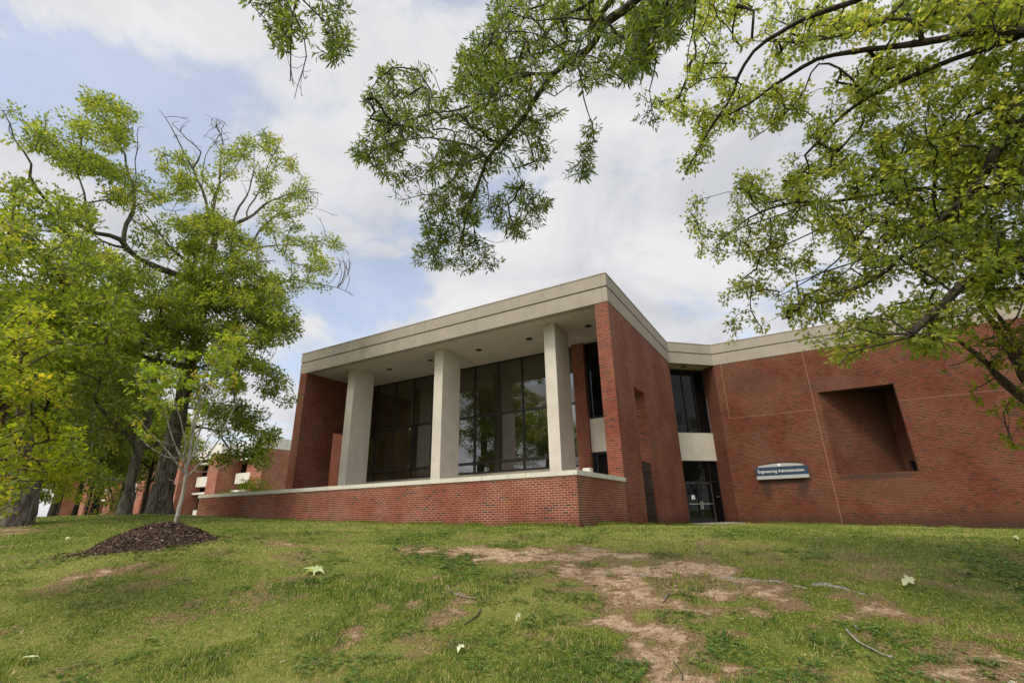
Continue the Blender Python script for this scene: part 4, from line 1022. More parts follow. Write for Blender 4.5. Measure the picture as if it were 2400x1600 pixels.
    C([(1860, 770), (1920, 720), (2030, 710), (2040, 770), (1990, 800), (1960, 830), (1935, 862), (1912, 842), (1915, 810), (1880, 800)], .72, 6.2, .3, 18)
    C([(2000, 770), (2130, 770), (2200, 800), (2180, 830), (2120, 830), (2080, 800)], .4, 6.2, .3, 18)
    T.grow(np.concatenate(cl))
    T.wood(MT['bark_dark'], t, 10, .003)
    leaves(T, MT['leaf_pin'], t, 'lobed', 18, .057, .12, droop=.4, out=.5, tint=(.46, .26), back=.5, flat=.6)
right_oak()

# --- small budding tree leaning in at the right edge
def budding_tree():
    base = lv(9.6, 7.0); base[2] = float(H(base[0], base[1])) - .05
    t = thing('small_tree', 'small leaning tree with sparse yellow-green buds in front of the right brick wall', 'tree', base)
    T = Tree(seg=.14, tip=.0028, expo=.42, wob=.012)
    Y = lambda p, h0, h1: [ath(x, y, h0 + (h1 - h0) * i / (len(p) - 1)) for i, (x, y) in enumerate(conv(p, 1650, 600, 3.136))]
    k = Y([(2560, 1150), (2352, 1050), (2250, 970), (2150, 870), (2070, 770), (1930, 650), (1830, 615), (1700, 600)], 9.6, 9.0)
    T.limb([base, base + [-.05, 0, .6], k[0]], .14, .10)
    T.limb(k, .085, .012)
    T.limb([k[0]] + Y([(2450, 1000), (2352, 870), (2250, 700), (2150, 530), (2050, 420), (2000, 340)], 9.7, 9.4), .10, .03)
    T.limb(Y([(2352, 860), (2352, 720), (2280, 600), (2200, 500), (2100, 350)], 9.7, 9.6), .06, .02)
    T.limb(Y([(2180, 570), (2300, 460), (2340, 330), (2352, 250)], 9.4, 9.6), .02, .006)
    T.limb(Y([(2270, 980), (2352, 940), (2450, 900)], 9.3, 9.3), .02, .006)
    T.limb(Y([(2300, 1010), (2200, 1150), (2240, 1290), (2300, 1400)], 9.3, 9.0), .012, .005); T.limb(Y([(2160, 880), (2050, 940), (1950, 1000)], 9.2, 9.0), .012, .005); T.limb(Y([(2000, 700), (1900, 780), (1780, 800)], 9.1, 8.9), .012, .004); T.limb(Y([(2240, 690), (2100, 700), (2000, 640)], 9.3, 9.1), .012, .004)
    cl = []
    def C(poly, dens, s, h=9.1): cl.append(clump_pts(conv(poly, 1650, 600, 3.136), s * .85, dens, h, .45, 40, 80 + len(cl)))
    C([(1730, 800), (1850, 640), (2000, 590), (2420, 540), (2420, 1150), (2250, 1180), (2000, 1100), (1880, 1000), (1850, 870)], .38, 16)
    C([(2050, 1050), (2420, 1100), (2420, 1300), (2250, 1250), (2060, 1160)], .3, 17)
    C([(2130, 1400), (2200, 1320), (2420, 1270), (2420, 1420), (2250, 1430)], .42, 16)
    C([(1880, 400), (2350, 300), (2420, 560), (2000, 570)], .30, 17)
    T.grow(np.concatenate(cl))
    T.wood(MT['bark_brown'], t, 9, .0028)
    leaves(T, MT['leaf_bud'], t, 'maple', 6, .055, .045, droop=.1, out=.5, tint=(.5, .25))
budding_tree()

# --- the two great oaks on the left and the tree at the far left
def base_flare(t, base, r, mat, n=30, hgt=1.3, spread=1.9):
    """buttressed root flare"""
    V = []; F = []; rows = 12
    lob = [(rng.uniform(0, 2 * PI), rng.uniform(.5, 1)) for _ in range(6)]
    for i in range(rows):
        u = i / (rows - 1); z = -.25 + u * (hgt + .25); s = 1 + (spread - 1) * (1 - u) ** 3.4
        for k in range(n):
            a = 2 * PI * k / n; w = sum(g * max(0, math.cos(a - p)) ** 6 for p, g in lob)
            rr = r * (1 + (s - 1) * (.35 + .75 * w)) * (1 + .03 * math.sin(a * 9 + i))
            V.append(base + [rr * math.cos(a), rr * math.sin(a), z])
    for i in range(rows - 1):
        for k in range(n): F.append([i * n + k, i * n + (k + 1) % n, (i + 1) * n + (k + 1) % n, (i + 1) * n + k])
    return mesh_obj('root_flare', V, F, mat, t, smooth=True)
ZA = lambda p: conv(p, 0, 180, 2.767)
ZB = lambda p: conv(p, 0, 680, 2.767)
def great_oak():
    p = ath(368, 1211, 25); base = np.array([p[0], p[1], float(H(p[0], p[1]))])
    t = thing('oak_tree', 'great oak with massive flared trunk and wide crown at the end of the terrace wall', 'tree', base)
    T = Tree(seg=.45, tip=.011, expo=.40, wob=.04)
    A = lambda pts, h0=25, h1=None: [ath(x, y, h0 + ((h1 if h1 is not None else h0) - h0) * i / (len(pts) - 1)) for i, (x, y) in enumerate(pts)]
    tr = A(ZB([(1085, 1150), (1112, 1020), (1140, 900), (1165, 800), (1200, 620), (1245, 440), (1275, 300), (1300, 180)]), 25, 25) + A(ZA([(1335, 1330), (1370, 1180), (1400, 1000)]), 25, 25)
    T.limb([base - [0, 0, .3], base + [.0, 0, 1.0]] + tr, .40, .14, wob=.0)
    L = lambda pts, h0, h1, r0, r1=.03: T.limb(A(pts, h0, h1), r0 * .68, min(r1 * .5, .014))
    L(ZA([(1335, 1370), (1240, 1330), (1090, 1260), (960, 1210), (880, 1160), (790, 1060), (720, 1030), (580, 1000), (450, 900), (350, 870), (280, 790), (220, 700), (200, 560), (100, 390), (60, 280), (20, 220)]), 25, 22, .26)
    L(ZA([(580, 1000), (545, 900), (550, 800), (520, 680), (480, 540), (420, 460)]), 23, 23, .11); L(ZA([(800, 1070), (820, 950), (860, 880), (870, 750), (840, 620), (800, 500), (720, 360), (640, 250), (590, 160)]), 24, 25, .15, .02)
    L(ZA([(820, 1110), (700, 1080), (600, 1020), (520, 1010)]), 24, 23, .10); L(ZA([(870, 780), (880, 600), (890, 460), (900, 330)]), 24.5, 25, .05); L(ZA([(800, 500), (770, 340), (780, 200)]), 25, 25, .04)
    L(ZA([(1300, 1310), (1210, 1200), (1100, 1100), (1040, 1030), (1000, 950), (910, 860)]), 25, 26, .18, .05); L(ZA([(860, 760), (950, 740), (1020, 800), (1080, 860), (1200, 860)]), 25, 26, .04)
    L(ZA([(1400, 1010), (1440, 1000), (1520, 960), (1620, 910), (1700, 840), (1850, 770), (1950, 740)]), 25, 26, .19, .03); L(ZA([(1620, 1100), (1660, 1030), (1720, 960), (1800, 900), (1900, 870), (2040, 850)]), 25.5, 26, .13, .02)
    L(ZA([(1400, 1000), (1410, 740), (1430, 600), (1440, 400), (1380, 280)]), 25.5, 26, .15, .02); L(ZA([(1370, 1000), (1300, 700), (1230, 560), (1150, 400), (1080, 280), (1030, 210)]), 25, 25, .14, .02); L(ZA([(1250, 590), (1300, 480), (1230, 420), (1190, 380), (1110, 300)]), 25, 25, .07)
    L(ZA([(1520, 960), (1550, 850), (1600, 780), (1640, 650), (1650, 450)]), 25.5, 25.5, .10); L(ZA([(1600, 900), (1700, 700), (1740, 580), (1800, 450), (1830, 370)]), 25.5, 26, .07); L(ZA([(1720, 640), (1820, 560), (1930, 500)]), 26, 26, .04)
    L(ZA([(1420, 700), (1480, 640), (1560, 540), (1600, 420)]), 25.8, 26, .05); L(ZA([(1300, 700), (1330, 520), (1400, 430)]), 25.2, 25, .05); L(ZA([(1120, 670), (1220, 720), (1290, 790)]), 25, 25, .05); L(ZA([(1080, 770), (1220, 750)]), 25, 25, .04)
    L(ZA([(1360, 1310), (1430, 1290), (1540, 1210), (1620, 1220), (1700, 1200)]), 25, 24, .14); L(ZA([(1380, 1360), (1500, 1360), (1700, 1390), (1800, 1340), (1900, 1310), (2050, 1350), (2200, 1370), (2290, 1420)]), 25, 24, .12, .02)
    L(ZA([(1480, 1250), (1600, 1130), (1720, 1100), (1960, 1085), (2100, 1060)]), 25, 25, .10, .02)
    L(ZB([(1225, 500), (1000, 450), (830, 400), (720, 340), (620, 310), (420, 300), (250, 295), (120, 270)]), 25, 20, .22, .03); L(ZB([(1050, 350), (950, 290), (880, 240), (720, 180), (600, 80)]), 24, 22, .13, .03); L(ZB([(1000, 400), (920, 370), (860, 380)]), 24, 23, .09); L(ZB([(1040, 360), (1010, 300), (930, 270)]), 25, 24, .12)
    L(ZB([(420, 300), (520, 350), (440, 390)]), 21, 20, .04); L(ZB([(1290, 380), (1400, 290), (1480, 230), (1560, 205), (1700, 160), (1800, 130)]), 25, 24, .18, .03); L(ZB([(1300, 500), (1450, 420), (1640, 480), (1750, 540), (1880, 600)]), 25, 23.5, .09, .02)
    L(ZB([(1160, 870), (1300, 890), (1400, 900), (1480, 1020), (1560, 1050), (1640, 1120), (1740, 1140)]), 24.6, 23, .09, .02); L(ZB([(1210, 760), (1350, 780), (1500, 820), (1640, 900), (1740, 940)]), 24.6, 23.5, .07, .02); L(ZB([(1460, 900), (1500, 1000), (1480, 1140)]), 24, 23.5, .03)
    L(ZA([(340, 1230), (330, 1150), (280, 1120), (0, 1130)]), 21, 20, .09); L(ZA([(410, 1300), (340, 1230)]), 22, 21, .10); L(ZA([(330, 1150), (420, 1070)]), 21, 21, .05); L(ZB([(480, 230), (410, 130)]), 21.5, 21.5, .09); L(ZA([(150, 970), (60, 900), (0, 860)]), 21, 20, .05)
    cl = []
    def C(poly, dens, h, z=ZA, spread=1.3, s=11): cl.append(clump_pts(z(poly), s, dens + .04, h, spread, 26, 120 + len(cl), 2.8))
    C([(560, 80), (690, 110), (800, 200), (890, 250), (890, 310), (780, 310), (830, 400), (840, 500), (740, 480), (640, 440), (620, 350), (540, 230)], .56, 25)
    C([(80, 220), (340, 260), (380, 200), (540, 250), (600, 400), (640, 500), (700, 580), (560, 600), (420, 540), (330, 480), (230, 420), (160, 330)], .54, 23)
    C([(330, 470), (600, 500), (700, 600), (900, 600), (1080, 680), (1080, 780), (900, 800), (700, 720), (540, 660), (400, 600)], .54, 24)
    C([(660, 760), (900, 700), (920, 860), (820, 930), (720, 880)], .4, 24)
    C([(30, 640), (200, 680), (350, 750), (500, 800), (700, 880), (720, 1000), (560, 960), (400, 900), (250, 850), (100, 800), (20, 720)], .52, 22)
    C([(80, 380), (200, 410), (280, 520), (200, 500)], .25, 22)
    C([(940, 440), (1050, 450), (1150, 500), (1250, 600), (1400, 620), (1250, 750), (1120, 700), (1000, 560)], .46, 25)
    C([(1530, 320), (1640, 370), (1700, 430), (1720, 350), (1850, 350), (1800, 460), (1940, 490), (1940, 620), (2010, 660), (2040, 860), (1900, 880), (1750, 820), (1650, 700), (1560, 520)], .52, 26)
    C([(1250, 600), (1400, 700), (1500, 800), (1470, 960), (1250, 900), (1100, 800)], .46, 25.5)
    C([(1150, 450), (1350, 470), (1560, 480), (1540, 640), (1300, 620)], .34, 25.5)
    C([(850, 1020), (1000, 950), (1180, 900), (1350, 860), (1480, 960), (1650, 1010), (1690, 1080), (1740, 1200), (1700, 1300), (1500, 1340), (1350, 1200), (1200, 1250), (1000, 1150), (870, 1080)], .60, 25, spread=1.8)
    C([(1150, 950), (1350, 850), (1500, 950), (1560, 1200), (1500, 1494), (1100, 1494), (1150, 1300), (1230, 1150)], .55, 23.2, spread=.8)
    C([(1000, 0), (1600, 0), (1700, 200), (1640, 420), (1400, 300), (1300, 480), (1000, 460)], .50, 23.0, ZB, .8)
    C([(1400, 1200), (1750, 1250), (1850, 1400), (1780, 1494), (1450, 1494)], .5, 24, spread=1.0)
    C([(1500, 0), (1820, 0), (1900, 150), (1960, 250), (1880, 330), (1650, 330), (1560, 200)], .55, 23.6, ZB, .8)
    C([(1680, 780), (2000, 760), (2040, 850), (1850, 960), (1700, 1000)], .3, 26)
    C([(1740, 960), (2000, 950), (1980, 1080), (1750, 1090)], .2, 25.5)
    C([(1820, 1130), (1960, 1080), (2060, 1020), (2200, 1030), (2240, 1120), (2200, 1200), (2210, 1350), (2170, 1480), (2020, 1390), (1950, 1480), (1880, 1390), (1740, 1320), (1880, 1250)], .52, 24.3)
    C([(0, 880), (200, 850), (400, 900), (450, 1000), (620, 1100), (800, 1160), (820, 1300), (700, 1494), (0, 1494)], .52, 21, spread=2.2)
    C([(620, 1120), (950, 1240), (1250, 1350), (1500, 1350), (1740, 1290), (1860, 1400), (1800, 1494), (600, 1494)], .56, 24, spread=2.2)
    C([(0, 0), (800, 0), (900, 300), (800, 480), (450, 470), (200, 500), (0, 500)], .58, 20.5, ZB, 2.2)
    C([(700, 0), (1800, 0), (1900, 130), (1980, 230), (1900, 330), (1700, 350), (1780, 480), (1640, 530), (1500, 500), (1300, 450), (1000, 440), (760, 480)], .64, 24, ZB, 2.2)
    C([(1560, 500), (1750, 480), (1930, 580), (1930, 640), (1850, 760), (1750, 690), (1640, 610)], .55, 23.5, ZB, 1.0)
    C([(1330, 760), (1500, 720), (1650, 740), (1760, 830), (1790, 920), (1780, 1080), (1730, 1160), (1600, 1130), (1520, 1000), (1400, 900)], .62, 23.5, ZB, .9)
    C([(1400, 1080), (1510, 1060), (1490, 1170), (1440, 1160)], .5, 23.6, ZB, .3)
    C([(1150, 450), (1600, 480), (1560, 760), (1300, 760), (1200, 640)], .42, 25.5, ZB, 1.5)
    leafy = np.concatenate(cl)
    bare = np.concatenate([clump_pts(ZA(q), 9.5, .6, h, .8, 40, 7) for q, h in (([(1010, 200), (1220, 230), (1300, 350), (1350, 560), (1150, 420)], 25), ([(1310, 230), (1500, 300), (1560, 420), (1400, 600), (1320, 400)], 26), ([(0, 210), (90, 230), (80, 330)], 22), ([(460, 90), (560, 130), (560, 220)], 25), ([(880, 280), (1000, 340), (940, 420), (890, 520)], 25),
                                                                            ([(2000, 650), (2120, 740), (2060, 860), (1960, 900)], 26), ([(2040, 870), (2200, 940), (2080, 1020), (1980, 940)], 25.5), ([(2180, 1130), (2280, 1160), (2220, 1280)], 24), ([(2150, 1340), (2300, 1420), (2200, 1400)], 24), ([(1700, 1180), (1800, 1160), (1760, 1240)], 24.5), ([(1480, 540), (1600, 430), (1620, 640), (1500, 700)], 25.5))]
                          + [clump_pts(ZB(q), 9.5, .6, h, .6, 40, 8) for q, h in (([(1880, 220), (2020, 310), (1990, 380), (1930, 300)], 24), ([(1680, 330), (1900, 430), (1780, 420)], 24), ([(1500, 580), (1700, 680), (1580, 660)], 24), ([(1780, 700), (1860, 800), (1800, 780)], 23.5))])
    T.grow(leafy, bare=bare)
    mask = np.arange(len(T.tips)) < T.nleaf
    T.wood(MT['bark'], t, 14, .0075)
    base_flare(t, base, .40, MT['bark'], hgt=1.15, spread=1.62)
    leaves(T, MT['leaf_oak'], t, 'spray', 46, .15, .36, droop=.2, out=.4, tint=(.44, .24), back=.8, tipmask=mask)
great_oak()
def second_oak():
    p = ath(289, 1211, 24.2); base = np.array([p[0], p[1], float(H(p[0], p[1]))])
    t = thing('oak_tree', 'smaller leaning oak forking low, just left of the great flared oak trunk', 'tree', base)
    T = Tree(seg=.45, tip=.011, expo=.40, wob=.04)
    A = lambda pts, h0=24.2, h1=None: [ath(x, y, h0 + ((h1 if h1 is not None else h0) - h0) * i / (len(pts) - 1)) for i, (x, y) in enumerate(pts)]
    T.limb([base - [0, 0, .3], base + [0, 0, .9]] + A(ZB([(845, 1250), (870, 1150), (900, 1040), (940, 920), (985, 740), (1000, 560)])), .22, .09, wob=0)
    L = lambda pts, h0, h1, r0, r1=.03: T.limb(A(ZB(pts), h0, h1), r0 * .62, r1 * .8)
    L([(890, 1050), (830, 950), (780, 890), (700, 820), (640, 740), (600, 670), (640, 610), (640, 560)], 24.2, 23, .20, .04); L([(875, 960), (870, 900), (800, 840), (700, 800)], 24, 23, .10); L([(950, 1030), (1000, 1000), (1040, 990)], 24.2, 24, .14, .08)
    L([(640, 590), (560, 550), (430, 520)], 23, 22, .05); L([(960, 860), (900, 720), (820, 620)], 24, 23, .08); L([(330, 660), (310, 610), (280, 600)], 22, 22, .1); L([(780, 890), (640, 900), (500, 960), (440, 1100)], 23.5, 22, .07)
    cl = []
    def C(poly, dens, h, spread=1.4, s=18): cl.append(clump_pts(ZB(poly), s, dens, h, spread, 45, 160 + len(cl)))
    C([(420, 480), (800, 560), (820, 700), (830, 900), (700, 1000), (560, 1000), (420, 900), (280, 620)], .46, 23.5); C([(800, 480), (1060, 480), (1100, 800), (900, 860)], .35, 24)
    C([(300, 950), (560, 900), (760, 980), (720, 1100), (640, 1240), (520, 1200), (350, 1200)], .72, 25); C([(620, 1200), (760, 1150), (770, 1400), (700, 1470), (600, 1480), (650, 1300)], .55, 27)
    T.grow(np.concatenate(cl)); T.wood(MT['bark'], t, 12, .010); base_flare(t, base, .23, MT['bark'], hgt=.8, spread=1.6)
    leaves(T, MT['leaf_bg'], t, 'spray', 52, .16, .45, droop=.2, out=.4, tint=(.55, .25), back=.8)
second_oak()
def edge_oak():
    p = ath(30, 1229, 20); base = np.array([p[0], p[1], float(H(p[0], p[1]))])
    t = thing('oak_tree', 'dark thick oak trunk at the left edge behind the yellow-green maple', 'tree', base)
    T = Tree(seg=.5, tip=.012, expo=.40, wob=.05)
    A = lambda pts, h0=20, h1=None: [ath(x, y, h0 + ((h1 if h1 is not None else h0) - h0) * i / (len(pts) - 1)) for i, (x, y) in enumerate(pts)]
    T.limb([base - [0, 0, .3], base + [0, 0, .9]] + A([(42, 1150), (50, 1050), (62, 940), (80, 800)]), .34, .16, wob=0)
    T.limb(A([(60, 960), (20, 860), (-40, 760), (-120, 660)]), .2, .05); T.limb(A([(75, 840), (120, 760), (150, 700)], 20, 22), .15, .05)
    cl = [clump_pts(q, 20, d, 19.5, 1.6, 45, 190 + i) for i, (q, d) in enumerate((([(-110, 590), (110, 540), (190, 700), (170, 850), (40, 880), (-120, 860)], .36), ([(-150, 450), (20, 470), (60, 560), (-150, 600)], .2)))]
    T.grow(np.concatenate(cl)); T.wood(MT['bark'], t, 12, .011); base_flare(t, base, .35, MT['bark'], hgt=1.2, spread=1.7)
    leaves(T, MT['leaf_oak'], t, 'spray', 40, .17, .5, droop=.2, out=.4, tint=(.5, .25), back=.8)
edge_oak()

# --- yellow-green maple at the left edge and the young staked-out maple on the lawn
def left_maple():
    base = lv(-10.6, 7.6); base[2] = float(H(base[0], base[1]))
    t = thing('maple_tree', 'bright yellow-green maple with layered leaves filling the left edge', 'tree', base)
    T = Tree(seg=.2, tip=.0042, expo=.42, wob=.015)
    A = lambda pts, h0=9.2, h1=None: [ath(x, y, h0 + ((h1 if h1 is not None else h0) - h0) * i / (len(pts) - 1)) for i, (x, y) in enumerate(pts)]
    B = lambda p: ZB(p)
    b1 = A(B([(-120, 1100), (-60, 900), (0, 740), (40, 620), (70, 500), (100, 380)]))
    T.limb([base, base + [0, 0, .7], b1[0]], .13, .09, wob=0); T.limb(b1, .08, .02)
    T.limb(A(B([(-90, 1000), (0, 800), (60, 680), (110, 540), (140, 430), (190, 300), (200, 180), (200, 100)])), .07, .012)
    for q in ([(-60, 900), (60, 820), (180, 780), (300, 700)], [(-90, 1000), (60, 930), (220, 900), (400, 850), (500, 840)], [(-100, 1050), (80, 1000), (260, 980), (420, 960), (560, 990)], [(-110, 1100), (60, 1100), (240, 1100), (420, 1120), (520, 1130)], [(-120, 1150), (0, 1200), (160, 1230), (300, 1230)],
              [(60, 690), (160, 640), (260, 600), (330, 560)], [(110, 540), (220, 470), (300, 420), (380, 380)], [(150, 420), (240, 360), (330, 330)], [(20, 700), (-20, 560), (-30, 420), (0, 300)], [(180, 310), (240, 250), (300, 170)], [(-100, 1100), (-60, 1250), (0, 1350), (60, 1400)]):
        T.limb(A(B(q), 9.2, 8.8 + rng.uniform(-.6, .8)), .024, .006)
    cl = []
    def C(poly, dens, s=13, h=9.0, spread=.7): cl.append(clump_pts(B(poly), s, dens, h, spread, 38, 210 + len(cl)))
    C([(-120, 300), (0, 260), (100, 150), (160, 50), (330, 140), (310, 260), (290, 330), (400, 380), (330, 460), (300, 560), (200, 600), (0, 640), (-120, 640)], .50)
    C([(-120, 600), (200, 580), (480, 550), (440, 700), (420, 780), (540, 860), (500, 960), (200, 950), (-120, 900)], .55)
    C([(-120, 880), (520, 900), (570, 990), (480, 1080), (540, 1130), (400, 1240), (180, 1300), (60, 1400), (0, 1470), (-120, 1480)], .66)
    C([(0, 1250), (180, 1250), (120, 1310), (60, 1460), (-60, 1480)], .3)
    T.grow(np.concatenate(cl)); T.wood(MT['bark_brown'], t, 8, .0035)
    leaves(T, MT['leaf_maple'], t, 'maple', 22, .05, .12, droop=.15, out=.6, tint=(.48, .28), back=.7, flat=1.6)
left_maple()
def young_maple():
    z0, _ = mound_h(YT[0], YT[1]); base = np.array([YT[0], YT[1], YT[2] + max(0, float(z0)) - .03])
    hd = float(np.hypot(*(base - CAMP)[:2]))
    t = thing('young_maple_tree', 'young maple with pale bark and sparse yellow-green leaves growing from the mulch mound', 'tree', base)
    T = Tree(seg=.12, tip=.0026, expo=.40, wob=.009)
    A = lambda pts, h0=None, h1=None: [ath(x, y, (h0 or hd) + ((h1 or h0 or hd) - (h0 or hd)) * i / (len(pts) - 1)) for i, (x, y) in enumerate(ZB(pts))]
    T.limb([base - [0, 0, .1]] + A([(1150, 1460), (1172, 1370), (1190, 1290), (1203, 1200), (1222, 1100), (1240, 980), (1252, 860), (1290, 740), (1310, 620), (1350, 480), (1420, 360)]), .050, .008, wob=.004)
    for q, r, dh in (([(1205, 1190), (1150, 1120), (1080, 1040), (1020, 970), (960, 900), (900, 830), (850, 780)], .026, -.4), ([(1210, 1170), (1180, 1090), (1130, 1000), (1100, 900), (1080, 820), (1040, 720), (1000, 620)], .026, .2), ([(1225, 1110), (1270, 1000), (1310, 880), (1360, 760), (1420, 640), (1480, 540)], .026, .5),
                     ([(1205, 1220), (1260, 1160), (1330, 1090), (1400, 1000), (1450, 900), (1510, 780), (1560, 680)], .024, .3), ([(1230, 1050), (1260, 900), (1300, 760), (1360, 600), (1400, 450), (1440, 330)], .024, -.3), ([(1190, 1110), (1200, 980), (1170, 850), (1130, 700), (1110, 560), (1110, 460)], .022, -.5),
                     ([(1240, 960), (1330, 860), (1440, 800), (1560, 720)], .014, .4), ([(1130, 1010), (1050, 980), (960, 960), (900, 960)], .012, -.2), ([(1080, 830), (1000, 740), (920, 660), (880, 560), (880, 470)], .014, -.4), ([(1170, 1080), (1080, 1080), (1000, 1040), (940, 990)], .012, .3), ([(1195, 1250), (1130, 1240), (1090, 1225)], .008, .1), ([(1260, 1170), (1340, 1180), (1430, 1150), (1480, 1120)], .009, .1), ([(1310, 1080), (1350, 960), (1440, 850)], .012, -.3)):
        T.limb(A(q, hd, hd + dh), r, .005)
    cl = []
    def C(poly, dens, s=11, h=None): cl.append(clump_pts(ZB(poly), s, dens, h or hd, .4, 34, 240 + len(cl)))
    C([(1080, 470), (1100, 410), (1200, 390), (1280, 420), (1240, 480), (1130, 490)], .6); C([(1290, 380), (1320, 300), (1400, 260), (1560, 300), (1540, 370), (1600, 460), (1480, 450), (1360, 480)], .58)
    C([(860, 470), (880, 430), (940, 420), (950, 470), (890, 520)], .6); C([(780, 570), (900, 540), (1000, 500), (1300, 480), (1600, 470), (1580, 600), (1480, 680), (1300, 660), (1100, 680), (1000, 700), (840, 660)], .42); C([(790, 760), (830, 700), (1000, 680), (1080, 780), (980, 860), (820, 830)], .52)
    C([(1200, 620), (1320, 700), (1340, 780), (1240, 820), (1150, 760)], .3); C([(860, 880), (1000, 900), (960, 980), (880, 980)], .25)
    leafy = np.concatenate(cl); bare = np.concatenate([clump_pts(ZB(q), 20, .5, hd, .4, 34, 5) for q in ([(900, 900), (1150, 850), (1180, 1080), (980, 1040)], [(1280, 800), (1560, 720), (1440, 1000), (1300, 1080)])])
    T.grow(leafy, bare=bare); mask = np.arange(len(T.tips)) < T.nleaf
    T.wood(MT['bark_white'], t, 12, .0022)
    leaves(T, MT['leaf_young'], t, 'maple', 11, .078, .10, droop=.35, out=.5, tint=(.42, .26), back=.5, flat=1.0, tipmask=mask)
    return base
YB = young_maple()

# --- background trees
def round_tree(base, hgt, cr, cz, label, mat, bark, n=420, k=40, leaf=.24, r0=.22, name='leafy_tree', group=None, squash=.75, spread=.7, tint=(.5, .25), seed=0, cat='tree'):
    base = np.array([base[0], base[1], float(H(base[0], base[1])) if abs(base[0]) < 40 else base[2]])
    t = thing(name, label, cat, base, group)
    T = Tree(seg=max(.12, cr * .12), tip=max(.004, r0 * .04), expo=.42, wob=cr * .012)
    top = base + [0, 0, hgt * .9]
    T.limb([base - [0, 0, .2], base + [0, 0, hgt * .35], top], r0, r0 * .15, wob=cr * .01)
    for i in range(9):
        a = i * 2.4 + rng.uniform(-.3, .3); z = hgt * (.28 + .055 * i); rr = cr * (.8 - .05 * i)
        s = base + [0, 0, z]; T.limb([s, s + [math.cos(a) * rr * .5, math.sin(a) * rr * .5, cr * .25], s + [math.cos(a) * rr, math.sin(a) * rr, cr * .5]], r0 * .4, r0 * .08)
    q = rng.normal(0, 1, (n * 3, 3)); q /= np.linalg.norm(q, axis=1)[:, None]; q *= (rng.random(n * 3) ** .45)[:, None]
    # lumpy outline
    lump = 1 + .35 * np.sin(q[:, 0] * 5 + seed) * np.sin(q[:, 1] * 4.3 + seed * 2) + .2 * np.sin(q[:, 2] * 7 + seed)
    A = base + [0, 0, cz] + q * lump[:, None] * np.array([cr, cr, cr * squash])
    g = fbm(A[:, 0] / cr * 3.1 + seed, A[:, 2] / cr * 3.1 + A[:, 1], 3, 300 + seed); A = A[(g > .44) & (A[:, 2] > base[2] + hgt * .18)][:n]
    T.grow(A); T.wood(bark, t, 8, .005 if cr < 3 else .012)
    leaves(T, mat, t, 'spray', k, leaf, spread, droop=.2, out=.4, tint=tint, back=.7)
def bgpos(px, hd): p = ath(px, 1215, hd); return (p[0], p[1], .3)
round_tree(bgpos(20, 34), 13, 5.2, 8.0, 'dark green background tree at the far left behind the thick trunk', MT['leaf_bg'], MT['bark_dark'], 420, 46, .26, .3, seed=1)
round_tree(bgpos(215, 47), 12, 4.6, 7.2, 'dark green background tree behind the lamp post', MT['leaf_bg'], MT['bark_dark'], 380, 46, .28, .3, seed=2)
round_tree(bgpos(120, 56), 16, 6.5, 10, 'tall pale green background tree seen above the distant building roof', MT['leaf_oak'], MT['bark_dark'], 420, 46, .32, .35, seed=3)
round_tree(bgpos(330, 44), 8.5, 3.0, 5.8, 'light green background tree glimpsed between the two oak trunks', MT['leaf_oak'], MT['bark_dark'], 240, 40, .24, .2, seed=4)
round_tree(bgpos(62, 27), 3.6, 1.3, 2.0, 'small yellow-green tree near the thick trunk at the left', MT['leaf_maple'], MT['bark_brown'], 240, 30, .12, .07, name='small_tree', squash=1.0, spread=.22, seed=5)
round_tree(bgpos(131, 31), 3.6, 1.35, 2.1, 'small sparse yellow-green tree before the distant white base panels', MT['leaf_maple'], MT['bark_brown'], 220, 14, .12, .06, name='small_tree', squash=.9, spread=.22, seed=6)
round_tree((-50, -24, -1.8), 20, 9.0, 11.0, 'large oak standing out of view and mirrored in the great window', MT['leaf_bg'], MT['bark'], 300, 36, .30, .3, name='oak_tree', seed=8)
round_tree((31, 9, -1.6), 15, 6.5, 8.0, 'dark tree standing out of view to the right and mirrored in the entrance glass', MT['leaf_bg'], MT['bark'], 420, 40, .30, .35, name='oak_tree', seed=9)
round_tree(bgpos(170, 36), 7.5, 2.9, 4.6, 'mid green tree with a low crown just left of the lamp post', MT['leaf_bg'], MT['bark_dark'], 300, 40, .20, .16, seed=11)
round_tree(bgpos(-10, 42), 10, 4.6, 5.2, 'broad dark green tree at the very left edge far behind the thick trunk', MT['leaf_bg'], MT['bark_dark'], 400, 44, .26, .25, seed=12)
round_tree(bgpos(270, 52), 8, 3.4, 4.8, 'mid green tree before the distant building, between lamp post and leaning oak', MT['leaf_bg'], MT['bark_dark'], 280, 36, .24, .18, seed=13)
# shrubs on the terrace
def shrub(x, y, z, r, label, n, mat):
    base = np.array([x, y, z]); t = thing('shrub', label, 'shrub', base)
    T = Tree(seg=.12, tip=.003, expo=.42, wob=.012)
    for i in range(8):
        a = i * .8; T.limb([base, base + [math.cos(a) * r * .3, math.sin(a) * r * .3, r * .6], base + [math.cos(a) * r * .6, math.sin(a) * r * .6, r * 1.1]], .012, .004, attach=False)
    q = rng.normal(0, 1, (n, 3)); q /= np.linalg.norm(q, axis=1)[:, None]; q *= (rng.random(n) ** .4)[:, None]
    T.grow(base + [0, 0, r * .85] + q * np.array([r * 1.3, r, r * .75])); T.wood(MT['bark_brown'], t, 5, .003, name='stem')
    leaves(T, mat, t, 'lance', 12, .12, .10, droop=0, out=.7, tint=(.5, .3), name='foliage', szvar=.3)
shrub(-17.9, 1.6, .88, .68, 'yellow-green shrub above the coping beside the left brick pier', 130, MT['leaf_young'])
shrub(-18.6, .75, .88, .34, 'small sparse shrub above the coping near the left end of the wall', 26, MT['leaf_young'])

